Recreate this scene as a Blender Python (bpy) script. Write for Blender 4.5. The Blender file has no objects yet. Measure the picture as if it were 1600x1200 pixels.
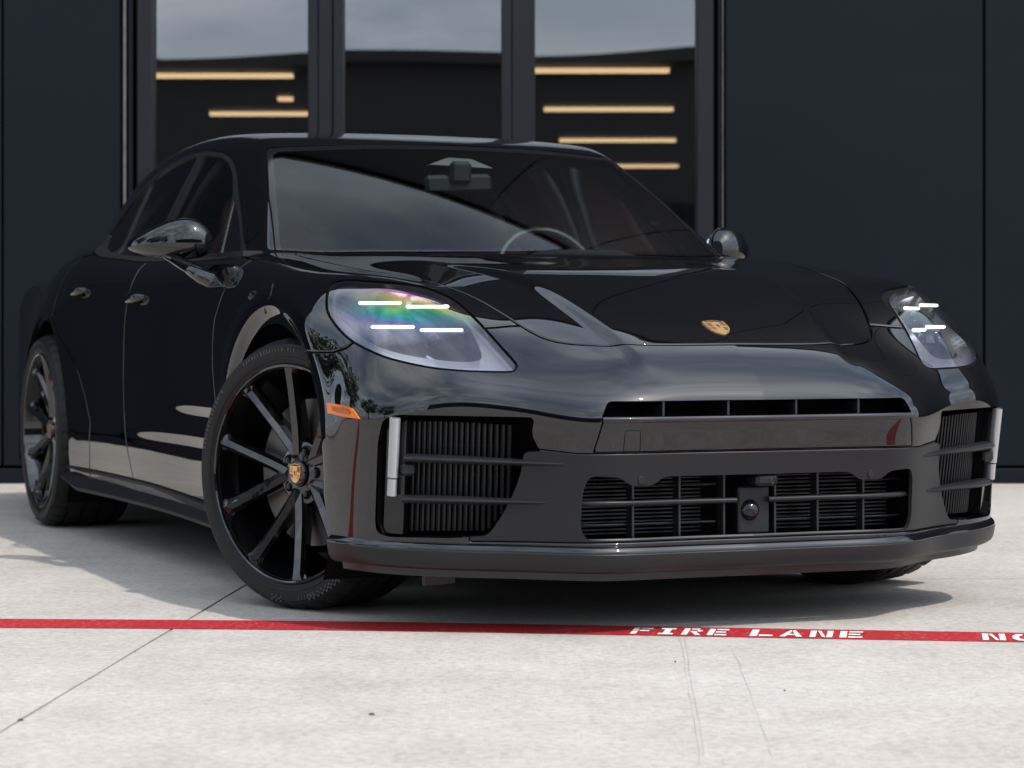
import bpy, math, random
import numpy as np
from mathutils import Vector, Matrix

# ------------------------------------------------------------------ camera, sky, sun, exposure
scn = bpy.context.scene
FPX, HZ, CAM_H = 3850.0, 512.0, 0.751          # focal length in px of a 1600 px frame, horizon row, eye height
YAW, CAR_X, CAR_Y = math.radians(22.85), 0.237, 7.0
cam_d = bpy.data.cameras.new("camera"); cam = bpy.data.objects.new("camera", cam_d)
scn.collection.objects.link(cam); scn.camera = cam
cam_d.sensor_width = 36.0; cam_d.lens = 36.0 * FPX / 1600.0
cam_d.shift_y = -(600.0 - HZ) / 1600.0
cam_d.clip_start = 0.05; cam_d.clip_end = 2000.0
cam.location = (0, 0, CAM_H); cam.rotation_euler = (math.radians(90), 0, 0)
cam_d.dof.use_dof = True; cam_d.dof.focus_distance = 6.35; cam_d.dof.aperture_fstop = 5.6

SUN = Vector((0.53, -0.48, 1.0)).normalized()   # towards the sun
EL = math.asin(SUN.z); AZ = math.atan2(SUN.x, SUN.y)
sun_d = bpy.data.lights.new("sun", 'SUN'); sun = bpy.data.objects.new("sun", sun_d)
scn.collection.objects.link(sun)
sun_d.energy = 2.3; sun_d.angle = math.radians(1.2); sun_d.color = (1.0, 0.965, 0.92)
sun.rotation_euler = (-SUN).to_track_quat('-Z', 'Y').to_euler(); sun.location = (8, -8, 15)
world = bpy.data.worlds.new("World"); scn.world = world; world.use_nodes = True
def build_world():
    nt = world.node_tree; nt.nodes.clear(); N = nt.nodes.new; L = nt.links.new
    out = N('ShaderNodeOutputWorld'); bg = N('ShaderNodeBackground'); bg.inputs['Strength'].default_value = 0.15
    sky = N('ShaderNodeTexSky'); sky.sky_type = 'NISHITA'; sky.sun_disc = False
    sky.sun_elevation = EL; sky.sun_rotation = AZ; sky.dust_density = 2.0; sky.ozone_density = 1.0
    tc = N('ShaderNodeTexCoord'); sep = N('ShaderNodeSeparateXYZ'); L(tc.outputs['Generated'], sep.inputs[0])
    # broken cloud: noise over the direction flattened like a cloud deck
    add = N('ShaderNodeMath'); add.operation = 'ADD'; add.inputs[1].default_value = 0.22; L(sep.outputs['Z'], add.inputs[0])
    mx = N('ShaderNodeMath'); mx.operation = 'MAXIMUM'; mx.inputs[1].default_value = 0.05; L(add.outputs[0], mx.inputs[0])
    dv = N('ShaderNodeVectorMath'); dv.operation = 'DIVIDE'; L(tc.outputs['Generated'], dv.inputs[0])
    cb = N('ShaderNodeCombineXYZ'); L(mx.outputs[0], cb.inputs[0]); L(mx.outputs[0], cb.inputs[1]); cb.inputs[2].default_value = 1.0
    L(cb.outputs[0], dv.inputs[1])
    n1 = N('ShaderNodeTexNoise'); n1.inputs['Scale'].default_value = 1.7; n1.inputs['Detail'].default_value = 8; n1.inputs['Roughness'].default_value = 0.55
    L(dv.outputs[0], n1.inputs['Vector'])
    cr = N('ShaderNodeValToRGB'); cr.color_ramp.elements[0].position = 0.33; cr.color_ramp.elements[1].position = 0.62
    cr.color_ramp.elements[0].color = (0.35,)*3 + (1,); cr.color_ramp.elements[1].color = (1, 1, 1, 1)
    L(n1.outputs['Fac'], cr.inputs[0])
    n2 = N('ShaderNodeTexNoise'); n2.inputs['Scale'].default_value = 3.1; n2.inputs['Detail'].default_value = 6; L(dv.outputs[0], n2.inputs['Vector'])
    cc = N('ShaderNodeValToRGB'); cc.color_ramp.elements[0].position = 0.35; cc.color_ramp.elements[1].position = 0.7
    cc.color_ramp.elements[0].color = (4.2, 5.2, 6.7, 1); cc.color_ramp.elements[1].color = (10.5, 11.0, 11.8, 1)
    L(n2.outputs['Fac'], cc.inputs[0])
    mix = N('ShaderNodeMix'); mix.data_type = 'RGBA'
    L(cr.outputs[0], mix.inputs['Factor']); L(sky.outputs[0], mix.inputs['A']); L(cc.outputs[0], mix.inputs['B'])
    # thin cloud glows round the sun
    dt = N('ShaderNodeVectorMath'); dt.operation = 'DOT_PRODUCT'; dt.inputs[1].default_value = SUN; L(tc.outputs['Generated'], dt.inputs[0])
    m0 = N('ShaderNodeMath'); m0.operation = 'MAXIMUM'; m0.inputs[1].default_value = 0.0; L(dt.outputs['Value'], m0.inputs[0])
    pw = N('ShaderNodeMath'); pw.operation = 'POWER'; pw.inputs[1].default_value = 7.0; L(m0.outputs[0], pw.inputs[0])
    gl = N('ShaderNodeMath'); gl.operation = 'MULTIPLY_ADD'; gl.inputs[1].default_value = 1.1; gl.inputs[2].default_value = 0.88; L(pw.outputs[0], gl.inputs[0])
    sc = N('ShaderNodeVectorMath'); sc.operation = 'SCALE'; L(mix.outputs['Result'], sc.inputs[0]); L(gl.outputs[0], sc.inputs['Scale'])
    L(sc.outputs[0], bg.inputs['Color'])
    L(bg.outputs[0], out.inputs[0])
build_world()
scn.view_settings.view_transform = 'Standard'; scn.view_settings.look = 'None'
scn.view_settings.exposure = 0.38; scn.view_settings.gamma = 1.0; scn.view_settings.use_curve_mapping = False
scn.render.engine = 'CYCLES'
cy = scn.cycles
cy.use_denoising = True; cy.max_bounces = 10; cy.glossy_bounces = 6; cy.transmission_bounces = 8; cy.transparent_max_bounces = 12
cy.caustics_reflective = False; cy.caustics_refractive = False; cy.sample_clamp_indirect = 6.0
COL = scn.collection
# ------------------------------------------------------------------ helpers
def tag(o, label=None, cat=None, group=None, kind=None):
    if label: o["label"] = label
    if cat: o["category"] = cat
    if group: o["group"] = group
    if kind: o["kind"] = kind
    return o
def empty(name, loc=(0, 0, 0), rz=0.0, parent=None):
    o = bpy.data.objects.new(name, None); COL.objects.link(o); o.location = loc; o.rotation_euler = (0, 0, rz)
    o.empty_display_size = 0.1
    if parent: o.parent = parent
    return o
def mesh_obj(name, V, F, mat=None, parent=None, normals=None, smooth=False, sharp_angle=None):
    me = bpy.data.meshes.new(name)
    V = np.asarray(V, float)
    me.from_pydata(V.tolist(), [], [tuple(f) for f in F]); me.update()
    if smooth or normals is not None:
        me.polygons.foreach_set('use_smooth', np.ones(len(me.polygons), bool))
    if normals is not None:
        me.normals_split_custom_set_from_vertices(np.asarray(normals, float).tolist())
    elif smooth and sharp_angle is not None:
        me.set_sharp_from_angle(angle=math.radians(sharp_angle))
    if mat: me.materials.append(mat)
    o = bpy.data.objects.new(name, me); COL.objects.link(o)
    if parent: o.parent = parent
    return o
class MB:
    """collects simple solids into one mesh"""
    def __init__(s): s.V = []; s.F = []
    def add(s, V, F):
        b = len(s.V); s.V += [tuple(map(float, v)) for v in V]; s.F += [tuple(b + i for i in f) for f in F]; return s
    def box(s, c, d, R=None, bev=0.0):
        hx, hy, hz = d[0] / 2, d[1] / 2, d[2] / 2
        if bev <= 0:
            V = [Vector((sx * hx, sy * hy, sz * hz)) for sx in (-1, 1) for sy in (-1, 1) for sz in (-1, 1)]
            F = [(0, 1, 3, 2), (4, 6, 7, 5), (0, 4, 5, 1), (2, 3, 7, 6), (0, 2, 6, 4), (1, 5, 7, 3)]
        else:
            b = min(bev, hx * .99, hy * .99, hz * .99); V = []; idx = {}
            for sx in (-1, 1):
                for sy in (-1, 1):
                    for sz in (-1, 1):
                        for ax in range(3):
                            p = [sx * (hx - b), sy * (hy - b), sz * (hz - b)]
                            p[ax] = (sx, sy, sz)[ax] * (hx, hy, hz)[ax]
                            idx[(sx, sy, sz, ax)] = len(V); V.append(Vector(p))
            F = []
            def q(ks): F.append(tuple(idx[k] for k in ks))
            for s_ in (-1, 1):
                q([(s_, -1, -1, 0), (s_, 1, -1, 0), (s_, 1, 1, 0), (s_, -1, 1, 0)][::s_])
                q([(-1, s_, -1, 1), (-1, s_, 1, 1), (1, s_, 1, 1), (1, s_, -1, 1)][::s_])
                q([(-1, -1, s_, 2), (1, -1, s_, 2), (1, 1, s_, 2), (-1, 1, s_, 2)][::s_])
            for a in (-1, 1):
                for c2 in (-1, 1):
                    q([(a, c2, -1, 0), (a, c2, -1, 1), (a, c2, 1, 1), (a, c2, 1, 0)][::-a * c2])
                    q([(a, -1, c2, 0), (a, -1, c2, 2), (a, 1, c2, 2), (a, 1, c2, 0)][::a * c2])
                    q([(-1, a, c2, 1), (-1, a, c2, 2), (1, a, c2, 2), (1, a, c2, 1)][::-a * c2])
                    for e in (-1, 1):
                        t = [(a, c2, e, 0), (a, c2, e, 1), (a, c2, e, 2)]; q(t[::a * c2 * e])
        if R is not None: V = [R @ v for v in V]
        return s.add([v + Vector(c) for v in V], F)
    def tube(s, P, r, n=8, cap=True, flat=None):
        P = [Vector(p) for p in P]; k = len(P); rr = r if hasattr(r, '__len__') else [r] * k
        b = len(s.V); up = Vector((0.0123, 0.0321, 1)).normalized()
        for i, p in enumerate(P):
            t = (P[min(i + 1, k - 1)] - P[max(i - 1, 0)]).normalized()
            if abs(t.dot(up)) > .95: up = Vector((1, 0.02, 0.01)).normalized()
            a = t.cross(up).normalized(); c = a.cross(t).normalized(); up = c
            for j in range(n):
                w = 2 * math.pi * j / n; s.V.append(tuple(p + a * (rr[i] * math.cos(w)) + c * (rr[i] * math.sin(w) * (flat or 1))))
        for i in range(k - 1):
            for j in range(n):
                s.F.append((b + i * n + j, b + i * n + (j + 1) % n, b + (i + 1) * n + (j + 1) % n, b + (i + 1) * n + j))
        if cap: s.F.append(tuple(b + j for j in range(n))[::-1]); s.F.append(tuple(b + (k - 1) * n + j for j in range(n)))
        return s
    def lathe(s, prof, axis='y', n=64, c=(0, 0, 0), close=False):
        """prof: list of (radius, axial)"""
        b = len(s.V); m = len(prof)
        for j in range(n):
            w = 2 * math.pi * j / n; cw, sw = math.cos(w), math.sin(w)
            for r, a in prof:
                if axis == 'y': v = (c[0] + r * cw, c[1] + a, c[2] + r * sw)
                elif axis == 'x': v = (c[0] + a, c[1] + r * cw, c[2] + r * sw)
                else: v = (c[0] + r * cw, c[1] + r * sw, c[2] + a)
                s.V.append(v)
        for j in range(n):
            j2 = (j + 1) % n
            for i in range(m - 1 if not close else m):
                i2 = (i + 1) % m
                s.F.append((b + j * m + i, b + j * m + i2, b + j2 * m + i2, b + j2 * m + i))
        return s
    def prism(s, A, B):
        """two matching loops"""
        n = len(A); b = len(s.V); s.V += [tuple(p) for p in A] + [tuple(p) for p in B]
        s.F.append(tuple(b + i for i in range(n))[::-1]); s.F.append(tuple(b + n + i for i in range(n)))
        for i in range(n): s.F.append((b + i, b + (i + 1) % n, b + n + (i + 1) % n, b + n + i))
        return s
    def obj(s, name, mat, parent=None, smooth=False, angle=30):
        o = mesh_obj(name, s.V, s.F, mat, parent, smooth=smooth, sharp_angle=angle if smooth else None)
        return o

def cspline(xs):
    """cardinal natural cubic spline basis on knots xs -> function x -> (N, m) weights"""
    xs = np.asarray(xs, float); m = len(xs); h = np.diff(xs)
    A = np.zeros((m, m)); R = np.zeros((m, m)); A[0, 0] = A[-1, -1] = 1
    for i in range(1, m - 1):
        A[i, i - 1] = h[i - 1]; A[i, i] = 2 * (h[i - 1] + h[i]); A[i, i + 1] = h[i]
        R[i, i - 1] += 6 / h[i - 1]; R[i, i] -= 6 / h[i - 1] + 6 / h[i]; R[i, i + 1] += 6 / h[i]
    M = np.linalg.solve(A, R)
    I = np.eye(m)
    def f(x):
        x = np.asarray(x, float).ravel()
        xc = np.clip(x, xs[0], xs[-1]); k = np.clip(np.searchsorted(xs, xc) - 1, 0, m - 2); hh = h[k]
        t1 = (xs[k + 1] - xc); t0 = (xc - xs[k])
        W = (M[k] * (t1 ** 3 / (6 * hh) - hh * t1 / 6)[:, None] + M[k + 1] * (t0 ** 3 / (6 * hh) - hh * t0 / 6)[:, None]
             + I[k] * (t1 / hh)[:, None] + I[k + 1] * (t0 / hh)[:, None])
        d = x - xc                                                   # straight extrapolation
        e = np.abs(d) > 0
        if e.any():
            sl0 = (I[1] - I[0]) / h[0] - h[0] / 6 * (2 * M[0] + M[1]); sl1 = (I[-1] - I[-2]) / h[-1] + h[-1] / 6 * (2 * M[-1] + M[-2])
            W[e] += np.where((d[e] < 0)[:, None], sl0, sl1) * d[e][:, None]
        return W
    return f
def curve1(xs, ys):
    o = np.argsort(xs); xs = np.asarray(xs, float)[o]; b = cspline(xs); ys = np.asarray(ys, float)[o]
    return lambda x: (b(x) @ ys).reshape(np.shape(x))
def table2(xs, ys, T):
    o = np.argsort(xs); xs = np.asarray(xs, float)[o]; T = np.asarray(T, float)[o]
    bx, by = cspline(xs), cspline(ys)
    return lambda x, y: ((bx(x) @ T) * by(y)).sum(1).reshape(np.shape(x))
def smax(a, b, r):
    d = np.maximum(r - np.abs(a - b), 0) / r
    return np.maximum(a, b) + d ** 3 * r / 6
def smin(a, b, r): return -smax(-a, -b, r)
def sstep(x, a, b):
    t = np.clip((x - a) / (b - a), 0, 1); return t * t * (3 - 2 * t)
def catmull(P, n=8, closed=True):
    P = np.asarray(P, float); m = len(P); out = []
    for i in range(m if closed else m - 1):
        p0, p1, p2, p3 = (P[(i - 1) % m], P[i], P[(i + 1) % m], P[(i + 2) % m]) if closed else (P[max(i - 1, 0)], P[i], P[i + 1], P[min(i + 2, m - 1)])
        for k in range(n):
            t = k / n
            out.append(.5 * ((2 * p1) + (-p0 + p2) * t + (2 * p0 - 5 * p1 + 4 * p2 - p3) * t * t + (-p0 + 3 * p1 - 3 * p2 + p3) * t ** 3))
    if not closed: out.append(P[-1])
    return np.array(out)
def rounded(P, r, n=5):
    """polygon with its corners rounded; r a number or one per corner"""
    P = [np.asarray(p, float) for p in P]; m = len(P); out = []
    for i in range(m):
        ri = r[i] if hasattr(r, '__len__') else r
        a, p, c = P[i - 1], P[i], P[(i + 1) % m]
        if ri <= 0: out.append(p); continue
        ua = (a - p); uc = (c - p); la, lc = np.linalg.norm(ua), np.linalg.norm(uc)
        t = min(ri, la * .45, lc * .45); A = p + ua / la * t; C = p + uc / lc * t
        for k in range(n + 1):
            s = k / n; out.append((1 - s) ** 2 * A + 2 * s * (1 - s) * p + s * s * C)
    return np.array(out)
def sd_poly(P, poly):
    """signed distance of 2-D points to a closed polygon, negative inside"""
    P = np.asarray(P, float); poly = np.asarray(poly, float); n = len(poly)
    lo, hi = poly.min(0) - .06, poly.max(0) + .06
    near = ((P >= lo) & (P <= hi)).all(1); D = np.full(len(P), .06)
    Q = P[near]; d2 = np.full(len(Q), 1e9); ins = np.zeros(len(Q), bool)
    for i in range(n):
        a, b = poly[i], poly[(i + 1) % n]; e = b - a; w = Q - a
        t = np.clip((w @ e) / max(e @ e, 1e-12), 0, 1); r = w - t[:, None] * e
        d2 = np.minimum(d2, (r * r).sum(1))
        c = ((a[1] <= Q[:, 1]) & (b[1] > Q[:, 1])) | ((b[1] <= Q[:, 1]) & (a[1] > Q[:, 1]))
        with np.errstate(divide='ignore', invalid='ignore'):
            xi = a[0] + (Q[:, 1] - a[1]) / (b[1] - a[1]) * e[0]
        ins ^= c & (Q[:, 0] < xi)
    d = np.sqrt(d2); d[ins] *= -1; D[near] = d
    return D
def sd_line(P, line):
    """unsigned distance to an open 2-D polyline"""
    P = np.asarray(P, float); line = np.asarray(line, float)
    lo, hi = line.min(0) - .05, line.max(0) + .05
    near = ((P >= lo) & (P <= hi)).all(1); D = np.full(len(P), .05); Q = P[near]; d2 = np.full(len(Q), 1e9)
    for a, b in zip(line[:-1], line[1:]):
        e = b - a; w = Q - a; t = np.clip((w @ e) / max(e @ e, 1e-12), 0, 1); r = w - t[:, None] * e
        d2 = np.minimum(d2, (r * r).sum(1))
    D[near] = np.sqrt(d2); return D
class Tri:
    """triangle soup with vertex normals that can be cut by signed functions"""
    def __init__(s, V, N, T): s.V, s.N, s.T = V, N, T
    def split(s, g):
        V, N, T = s.V, s.N, s.T
        d = g(V); d = np.where(np.abs(d) < 1e-7, 1e-7, d); neg = d < 0
        cnt = neg[T].sum(1)
        ins, outs = [T[cnt == 3]], [T[cnt == 0]]
        nv = []; nn = []; cache = {}; base = len(V)
        def cut(i, j):
            k = (i, j) if i < j else (j, i)
            if k not in cache:
                t = d[k[0]] / (d[k[0]] - d[k[1]]); cache[k] = base + len(nv)
                nv.append(V[k[0]] * (1 - t) + V[k[1]] * t); n_ = N[k[0]] * (1 - t) + N[k[1]] * t; nn.append(n_ / max(np.linalg.norm(n_), 1e-9))
            return cache[k]
        i2, o2 = [], []
        for tri in T[(cnt == 1) | (cnt == 2)]:
            a, b, c = tri; lone_neg = neg[tri].sum() == 1
            while neg[a] != lone_neg or neg[b] == lone_neg or neg[c] == lone_neg: a, b, c = b, c, a
            p, q = cut(a, b), cut(a, c)
            one, two = [(a, p, q)], [(p, b, c), (p, c, q)]
            if lone_neg: i2 += one; o2 += two
            else: o2 += one; i2 += two
        if nv: V = np.vstack([V, np.array(nv)]); N = np.vstack([N, np.array(nn)])
        def mk(A, B):
            Tn = np.vstack([A, np.array(B, int).reshape(-1, 3)]) if len(B) else A
            return Tri(V, N, Tn).compact()
        return mk(ins[0], i2), mk(outs[0], o2)
    def compact(s):
        u, inv = np.unique(s.T, return_inverse=True)
        return Tri(s.V[u], s.N[u], inv.reshape(-1, 3)) if len(s.T) else Tri(np.zeros((0, 3)), np.zeros((0, 3)), np.zeros((0, 3), int))
    def moved(s, dist): return Tri(s.V + s.N * dist, s.N, s.T)
    def mirrored(s): return Tri(s.V * [1, -1, 1], s.N * [1, -1, 1], s.T[:, ::-1])
    def join(s, o): return Tri(np.vstack([s.V, o.V]), np.vstack([s.N, o.N]), np.vstack([s.T, o.T + len(s.V)]))
    def weld(s, e=1e-6):
        k = np.round(np.hstack([s.V, s.N]) / [e, e, e, 1e-3, 1e-3, 1e-3]).astype(np.int64)
        _, i, inv = np.unique(k, axis=0, return_index=True, return_inverse=True); inv = inv.ravel()
        T = inv[s.T]; T = T[(T[:, 0] != T[:, 1]) & (T[:, 1] != T[:, 2]) & (T[:, 0] != T[:, 2])]
        return Tri(s.V[i], s.N[i], T)
    def border(s):
        E = {}
        for t in s.T:
            for i, j in ((t[0], t[1]), (t[1], t[2]), (t[2], t[0])): E[(int(i), int(j))] = 1
        return [e for e in E if (e[1], e[0]) not in E]
    def thick(s, depth):
        """folded edge: every border is turned inwards by depth"""
        B = s.border(); V = [s.V]; N = [s.N]; T = [s.T]; b = len(s.V)
        if not B: return s
        idx = {}; pts = []; nor = []
        def g(i):
            if i not in idx: idx[i] = len(pts); pts.append(i)
            return idx[i]
        tr = []
        # duplicated rim so that its shading is its own
        for i, j in B:
            e = s.V[j] - s.V[i]; n_ = np.cross(e, s.N[i]); l = np.linalg.norm(n_)
            if l < 1e-9: continue
            n_ = n_ / l; k = b + len(nor)
            pts += [s.V[i], s.V[j], s.V[j] - s.N[j] * depth, s.V[i] - s.N[i] * depth]; nor += [n_] * 4
            tr += [(k, k + 2, k + 1), (k, k + 3, k + 2)]
        return Tri(np.vstack([s.V, np.array(pts)]), np.vstack([s.N, np.array(nor)]), np.vstack([s.T, np.array(tr)]))
    def obj(s, name, mat, parent=None):
        return mesh_obj(name, s.V, s.T, mat, parent, normals=s.N)

# photograph pixel -> ray in car space (x forward, y to the car's left, z up, origin under the front axle)
SA, CA = math.sin(YAW), math.cos(YAW)
RAY_O = np.array([-CAR_X * SA + CAR_Y * CA, -CAR_X * CA - CAR_Y * SA, CAM_H])
def rays(P):
    P = np.asarray(P, float).reshape(-1, 2); dX = (P[:, 0] - 800) / FPX; dZ = (HZ - P[:, 1]) / FPX
    return np.stack([dX * SA - CA, dX * CA + SA, dZ], 1)
def at(u, v, ax, val):
    d = rays([(u, v)])[0]; return RAY_O + d * ((val - RAY_O[ax]) / d[ax])
# ------------------------------------------------------------------ car body: one smooth signed function
Zt = table2([-4.3, -3.4, -2.9, -2.2, -1.5, -.9, -.5, -.2, .1, .3, .45, .6, .7, .8, .9, 1.0],
            [0, .2, .35, .5, .65, .8, .92, 1.0],
 [[.99, .99, .98, .97, .95, .93, .90, .86],
  [1.04, 1.04, 1.04, 1.03, 1.00, .950, .860, .74],
  [1.05, 1.05, 1.05, 1.05, 1.05, 1.032, .965, .85],
  [1.00, 1.00, 1.00, 1.00, 1.00, 1.005, .955, .88],
  [.99, .99, .99, .99, .985, .985, .930, .86],
  [.985, .985, .98, .975, .972, .972, .925, .855],
  [.970, .970, .968, .966, .964, .966, .920, .850],
  [.946, .946, .945, .940, .936, .939, .905, .835],
  [.914, .914, .912, .903, .899, .906, .875, .800],
  [.886, .886, .883, .874, .877, .886, .826, .725],
  [.848, .848, .846, .839, .848, .850, .742, .600],
  [.797, .796, .792, .781, .786, .762, .622, .450],
  [.758, .756, .750, .730, .722, .670, .505, .330],
  [.717, .714, .704, .673, .642, .573, .400, .230],
  [.669, .666, .653, .606, .550, .482, .330, .160],
  [.590, .587, .572, .510, .430, .360, .230, .08]])
XF = table2([.0, .15, .22, .30, .40, .46, .53, .60, .75],
            [0, .25, .45, .6, .75, .85, .90, .94, 1.0],
            [[c + o for o in (0, -.002, -.020, -.118, -.192, -.260, -.312, -.385, -.58)]
             for c in (.927, .937, .948, .955, .968, .980, .998, 1.016, 1.060)])
YB = table2([.8, .5, .3, 0, -.4, -.9, -1.6, -2.3, -2.95, -3.5, -4.2],
            [.1, .2, .3, .42, .55, .68, .8, .9, 1.0, 1.1],
 [[.93, .955, .96, .96, .955, .94, .92, .89, .85, .80],
  [.94, .962, .965, .962, .953, .938, .915, .885, .845, .80],
  [.945, .965, .968, .968, .967, .962, .95, .925, .885, .84],
  [.95, .966, .968, .968, .968, .965, .955, .93, .89, .85],
  [.90, .935, .948, .955, .959, .961, .952, .928, .885, .84],
  [.855, .905, .924, .930, .934, .943, .941, .920, .88, .83],
  [.855, .905, .924, .931, .933, .938, .938, .921, .885, .84],
  [.865, .912, .934, .942, .945, .948, .946, .930, .897, .85],
  [.93, .955, .964, .965, .963, .957, .944, .915, .875, .83],
  [.85, .875, .885, .890, .890, .885, .870, .845, .81, .77],
  [.78, .80, .80, .80, .80, .80, .80, .78, .74, .70]])
YG0 = curve1([-.3, -.63, -1.0, -1.5, -2.2, -2.8, -3.4, -4.1], [.72, .770, .780, .812, .826, .785, .68, .53])
YG1 = curve1([-.3, -1.0, -1.5, -2.2, -2.8, -3.4, -4.1], [.46, .47, .455, .45, .49, .56, .60])
ZR = curve1([-.6, -1.0, -1.15, -1.45, -1.75, -2.1, -2.5, -2.9, -3.3, -3.7, -4.1], [1.24, 1.328, 1.358, 1.402, 1.420, 1.415, 1.378, 1.305, 1.20, 1.085, .975])
YCR = curve1([-.5, -.1, .356, .6, .815, 1.0], [.47, .425, .361, .325, .290, .262])     # hood crease
FRONT_W, REAR_W, WHEEL_R = (0.0, .363), (-2.95, .361), .363
def F_low(x, y, z):
    ay = np.abs(y)
    top = Zt(x, ay)
    dome = .013 * sstep(x, -.25, .30) * sstep(-x, -.97, -.72)
    top = top + dome * (1 - sstep(ay, YCR(x) - .002, YCR(x) + .045))
    side = YB(x, z)
    for (wx, wz), r0 in ((FRONT_W, .41), (REAR_W, .405)):
        r = np.hypot(x - wx, z - wz); side = side - .016 * (1 - sstep(r, r0, r0 + .055)) * (z > .1)
        side = side + (.009 if wx > -1 else .003) * np.exp(-((r - r0 - .075) / .05) ** 2) * sstep(z, .25, .5)
    # door sculpture: two shallow flutes behind the front wheel that run out towards the rear
    fade = sstep(-x, .40, .62) * (1 - sstep(-x, .75, 1.55))
    side = side - .006 * np.exp(-((z - .47) / .13) ** 2) * fade
    side = side + .0030 * sstep(-x, .40, .62) * (1 - sstep(-x, .72, 1.45 + .55 * (1 - sstep(z, .41, .49)))) * np.sin(2 * np.pi * (z - .502) / .098) * sstep(z, .345, .40) * (1 - sstep(z, .50, .575))
    f = smax((z - top) * .9, ay - side, .085)
    f = smax(f, (x - XF(z, ay)), .10)
    f = smax(f, -4.12 - x, .10)
    f = smax(f, .16 - z, .03)
    return f
def F_up(x, y, z):
    ay = np.abs(y); dz = z - .96
    side = YG0(x) - YG1(x) * dz * .9 - .12 * dz * dz
    top = ZR(x) - .03 * ay ** 2 - .06 * ay ** 4
    xw = -.45 - 1.50 * (z - .966) - .60 * (z - .966) ** 2 - .345 * ay ** 2
    f = smax((ay - side) * .92, (z - top) * .97, .08)
    return np.maximum(smax(f, (x - xw) * .5, .035), .86 - z)
def F_all(P):
    x, y, z = P[:, 0], P[:, 1], P[:, 2]
    r = .02 + .10 * sstep(-x, 1.9, 2.9)
    return smin(F_low(x, y, z), F_up(x, y, z), r)
def march(O, D, t0, t1, n=40):
    """first outside-to-inside (or inside-to-outside) crossing along rays"""
    m = len(D); O = np.broadcast_to(O, (m, 3)); ts = np.linspace(t0, t1, n)
    lo = np.full(m, t0); hi = np.full(m, np.nan); f0 = F_all(O + D * t0); s0 = np.sign(f0)
    for t in ts[1:]:
        act = np.isnan(hi)
        if not act.any(): break
        f = F_all(O[act] + D[act] * t); ch = np.sign(f) != s0[act]; ia = np.where(act)[0]
        hi[ia[ch]] = t; lo[ia[~ch]] = t
    bad = np.isnan(hi); hi[bad] = t1
    for _ in range(16):
        mid = (lo + hi) / 2; f = F_all(O + D * mid[:, None]); same = np.sign(f) == s0
        lo = np.where(same, mid, lo); hi = np.where(same, hi, mid)
    return (lo + hi) / 2, bad
def normal(P, e=1.5e-3):
    G = np.stack([F_all(P + np.eye(3)[k] * e) - F_all(P - np.eye(3)[k] * e) for k in range(3)], 1)
    return G / np.linalg.norm(G, axis=1)[:, None]
def on_body(px):
    """photograph pixels -> points on the body surface"""
    D = rays(px); t, bad = march(RAY_O, D, 5.4, 10.6, 130)
    return RAY_O + D * t[:, None]
XA, XB, ZK = .25, -3.5, .50
def shell():
    az = np.concatenate([np.linspace(0, 60, 150)[:-1], np.linspace(60, 90, 60)])
    st = [(XA, math.cos(math.radians(a)), math.sin(math.radians(a))) for a in az]
    st += [(x, 0.0, 1.0) for x in np.linspace(XA, XB, 330)[1:]]
    st += [(XB, -math.sin(math.radians(a)), math.cos(math.radians(a))) for a in np.linspace(0, 90, 36)[1:]]
    th = np.radians(np.concatenate([np.linspace(-30, 60, 200)[:-1], np.linspace(60, 90, 50)]))
    S, K = len(st), len(th)
    O = np.array([[s[0], 0, ZK] for s in st]); H = np.array([[s[1], s[2], 0] for s in st])
    D = np.cos(th)[None, :, None] * H[:, None, :] + np.sin(th)[None, :, None] * np.array([0, 0, 1.0])
    Or = np.repeat(O[:, None, :], K, 1).reshape(-1, 3); D = D.reshape(-1, 3)
    I = np.arange(S * K).reshape(S, K)
    # coarse roots, stretched over the fine grid, then polished along each ray
    si = np.unique(np.append(np.arange(0, S, 5), S - 1)); ki = np.unique(np.append(np.arange(0, K, 4), K - 1))
    sub = I[np.ix_(si, ki)].ravel(); tc, _ = march(Or[sub], D[sub], .05, 1.6, 36); tc = tc.reshape(len(si), len(ki))
    tk = np.array([np.interp(np.arange(K), ki, r) for r in tc]); t = np.array([np.interp(np.arange(S), si, c) for c in tk.T]).T.ravel()
    for _ in range(4):
        f0 = F_all(Or + D * t[:, None]); f1 = F_all(Or + D * (t + 1e-3)[:, None]); g = (f1 - f0) / 1e-3
        t = t - np.clip(f0 / np.where(np.abs(g) < .12, .12, g), -.04, .04)
    V = Or + D * t[:, None]; N = normal(V)
    a, b, c, d = I[:-1, :-1], I[1:, :-1], I[1:, 1:], I[:-1, 1:]
    T = np.concatenate([np.stack([a, b, c], -1).reshape(-1, 3), np.stack([a, c, d], -1).reshape(-1, 3)])
    ar = np.linalg.norm(np.cross(V[T[:, 1]] - V[T[:, 0]], V[T[:, 2]] - V[T[:, 0]]), axis=1)
    T = T[ar > 1e-9]
    # wind outwards
    nf = np.cross(V[T[:, 1]] - V[T[:, 0]], V[T[:, 2]] - V[T[:, 0]]); fl = (nf * N[T[:, 0]]).sum(1) < 0
    T[fl] = T[fl][:, ::-1]
    return Tri(V, N, T)
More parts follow.
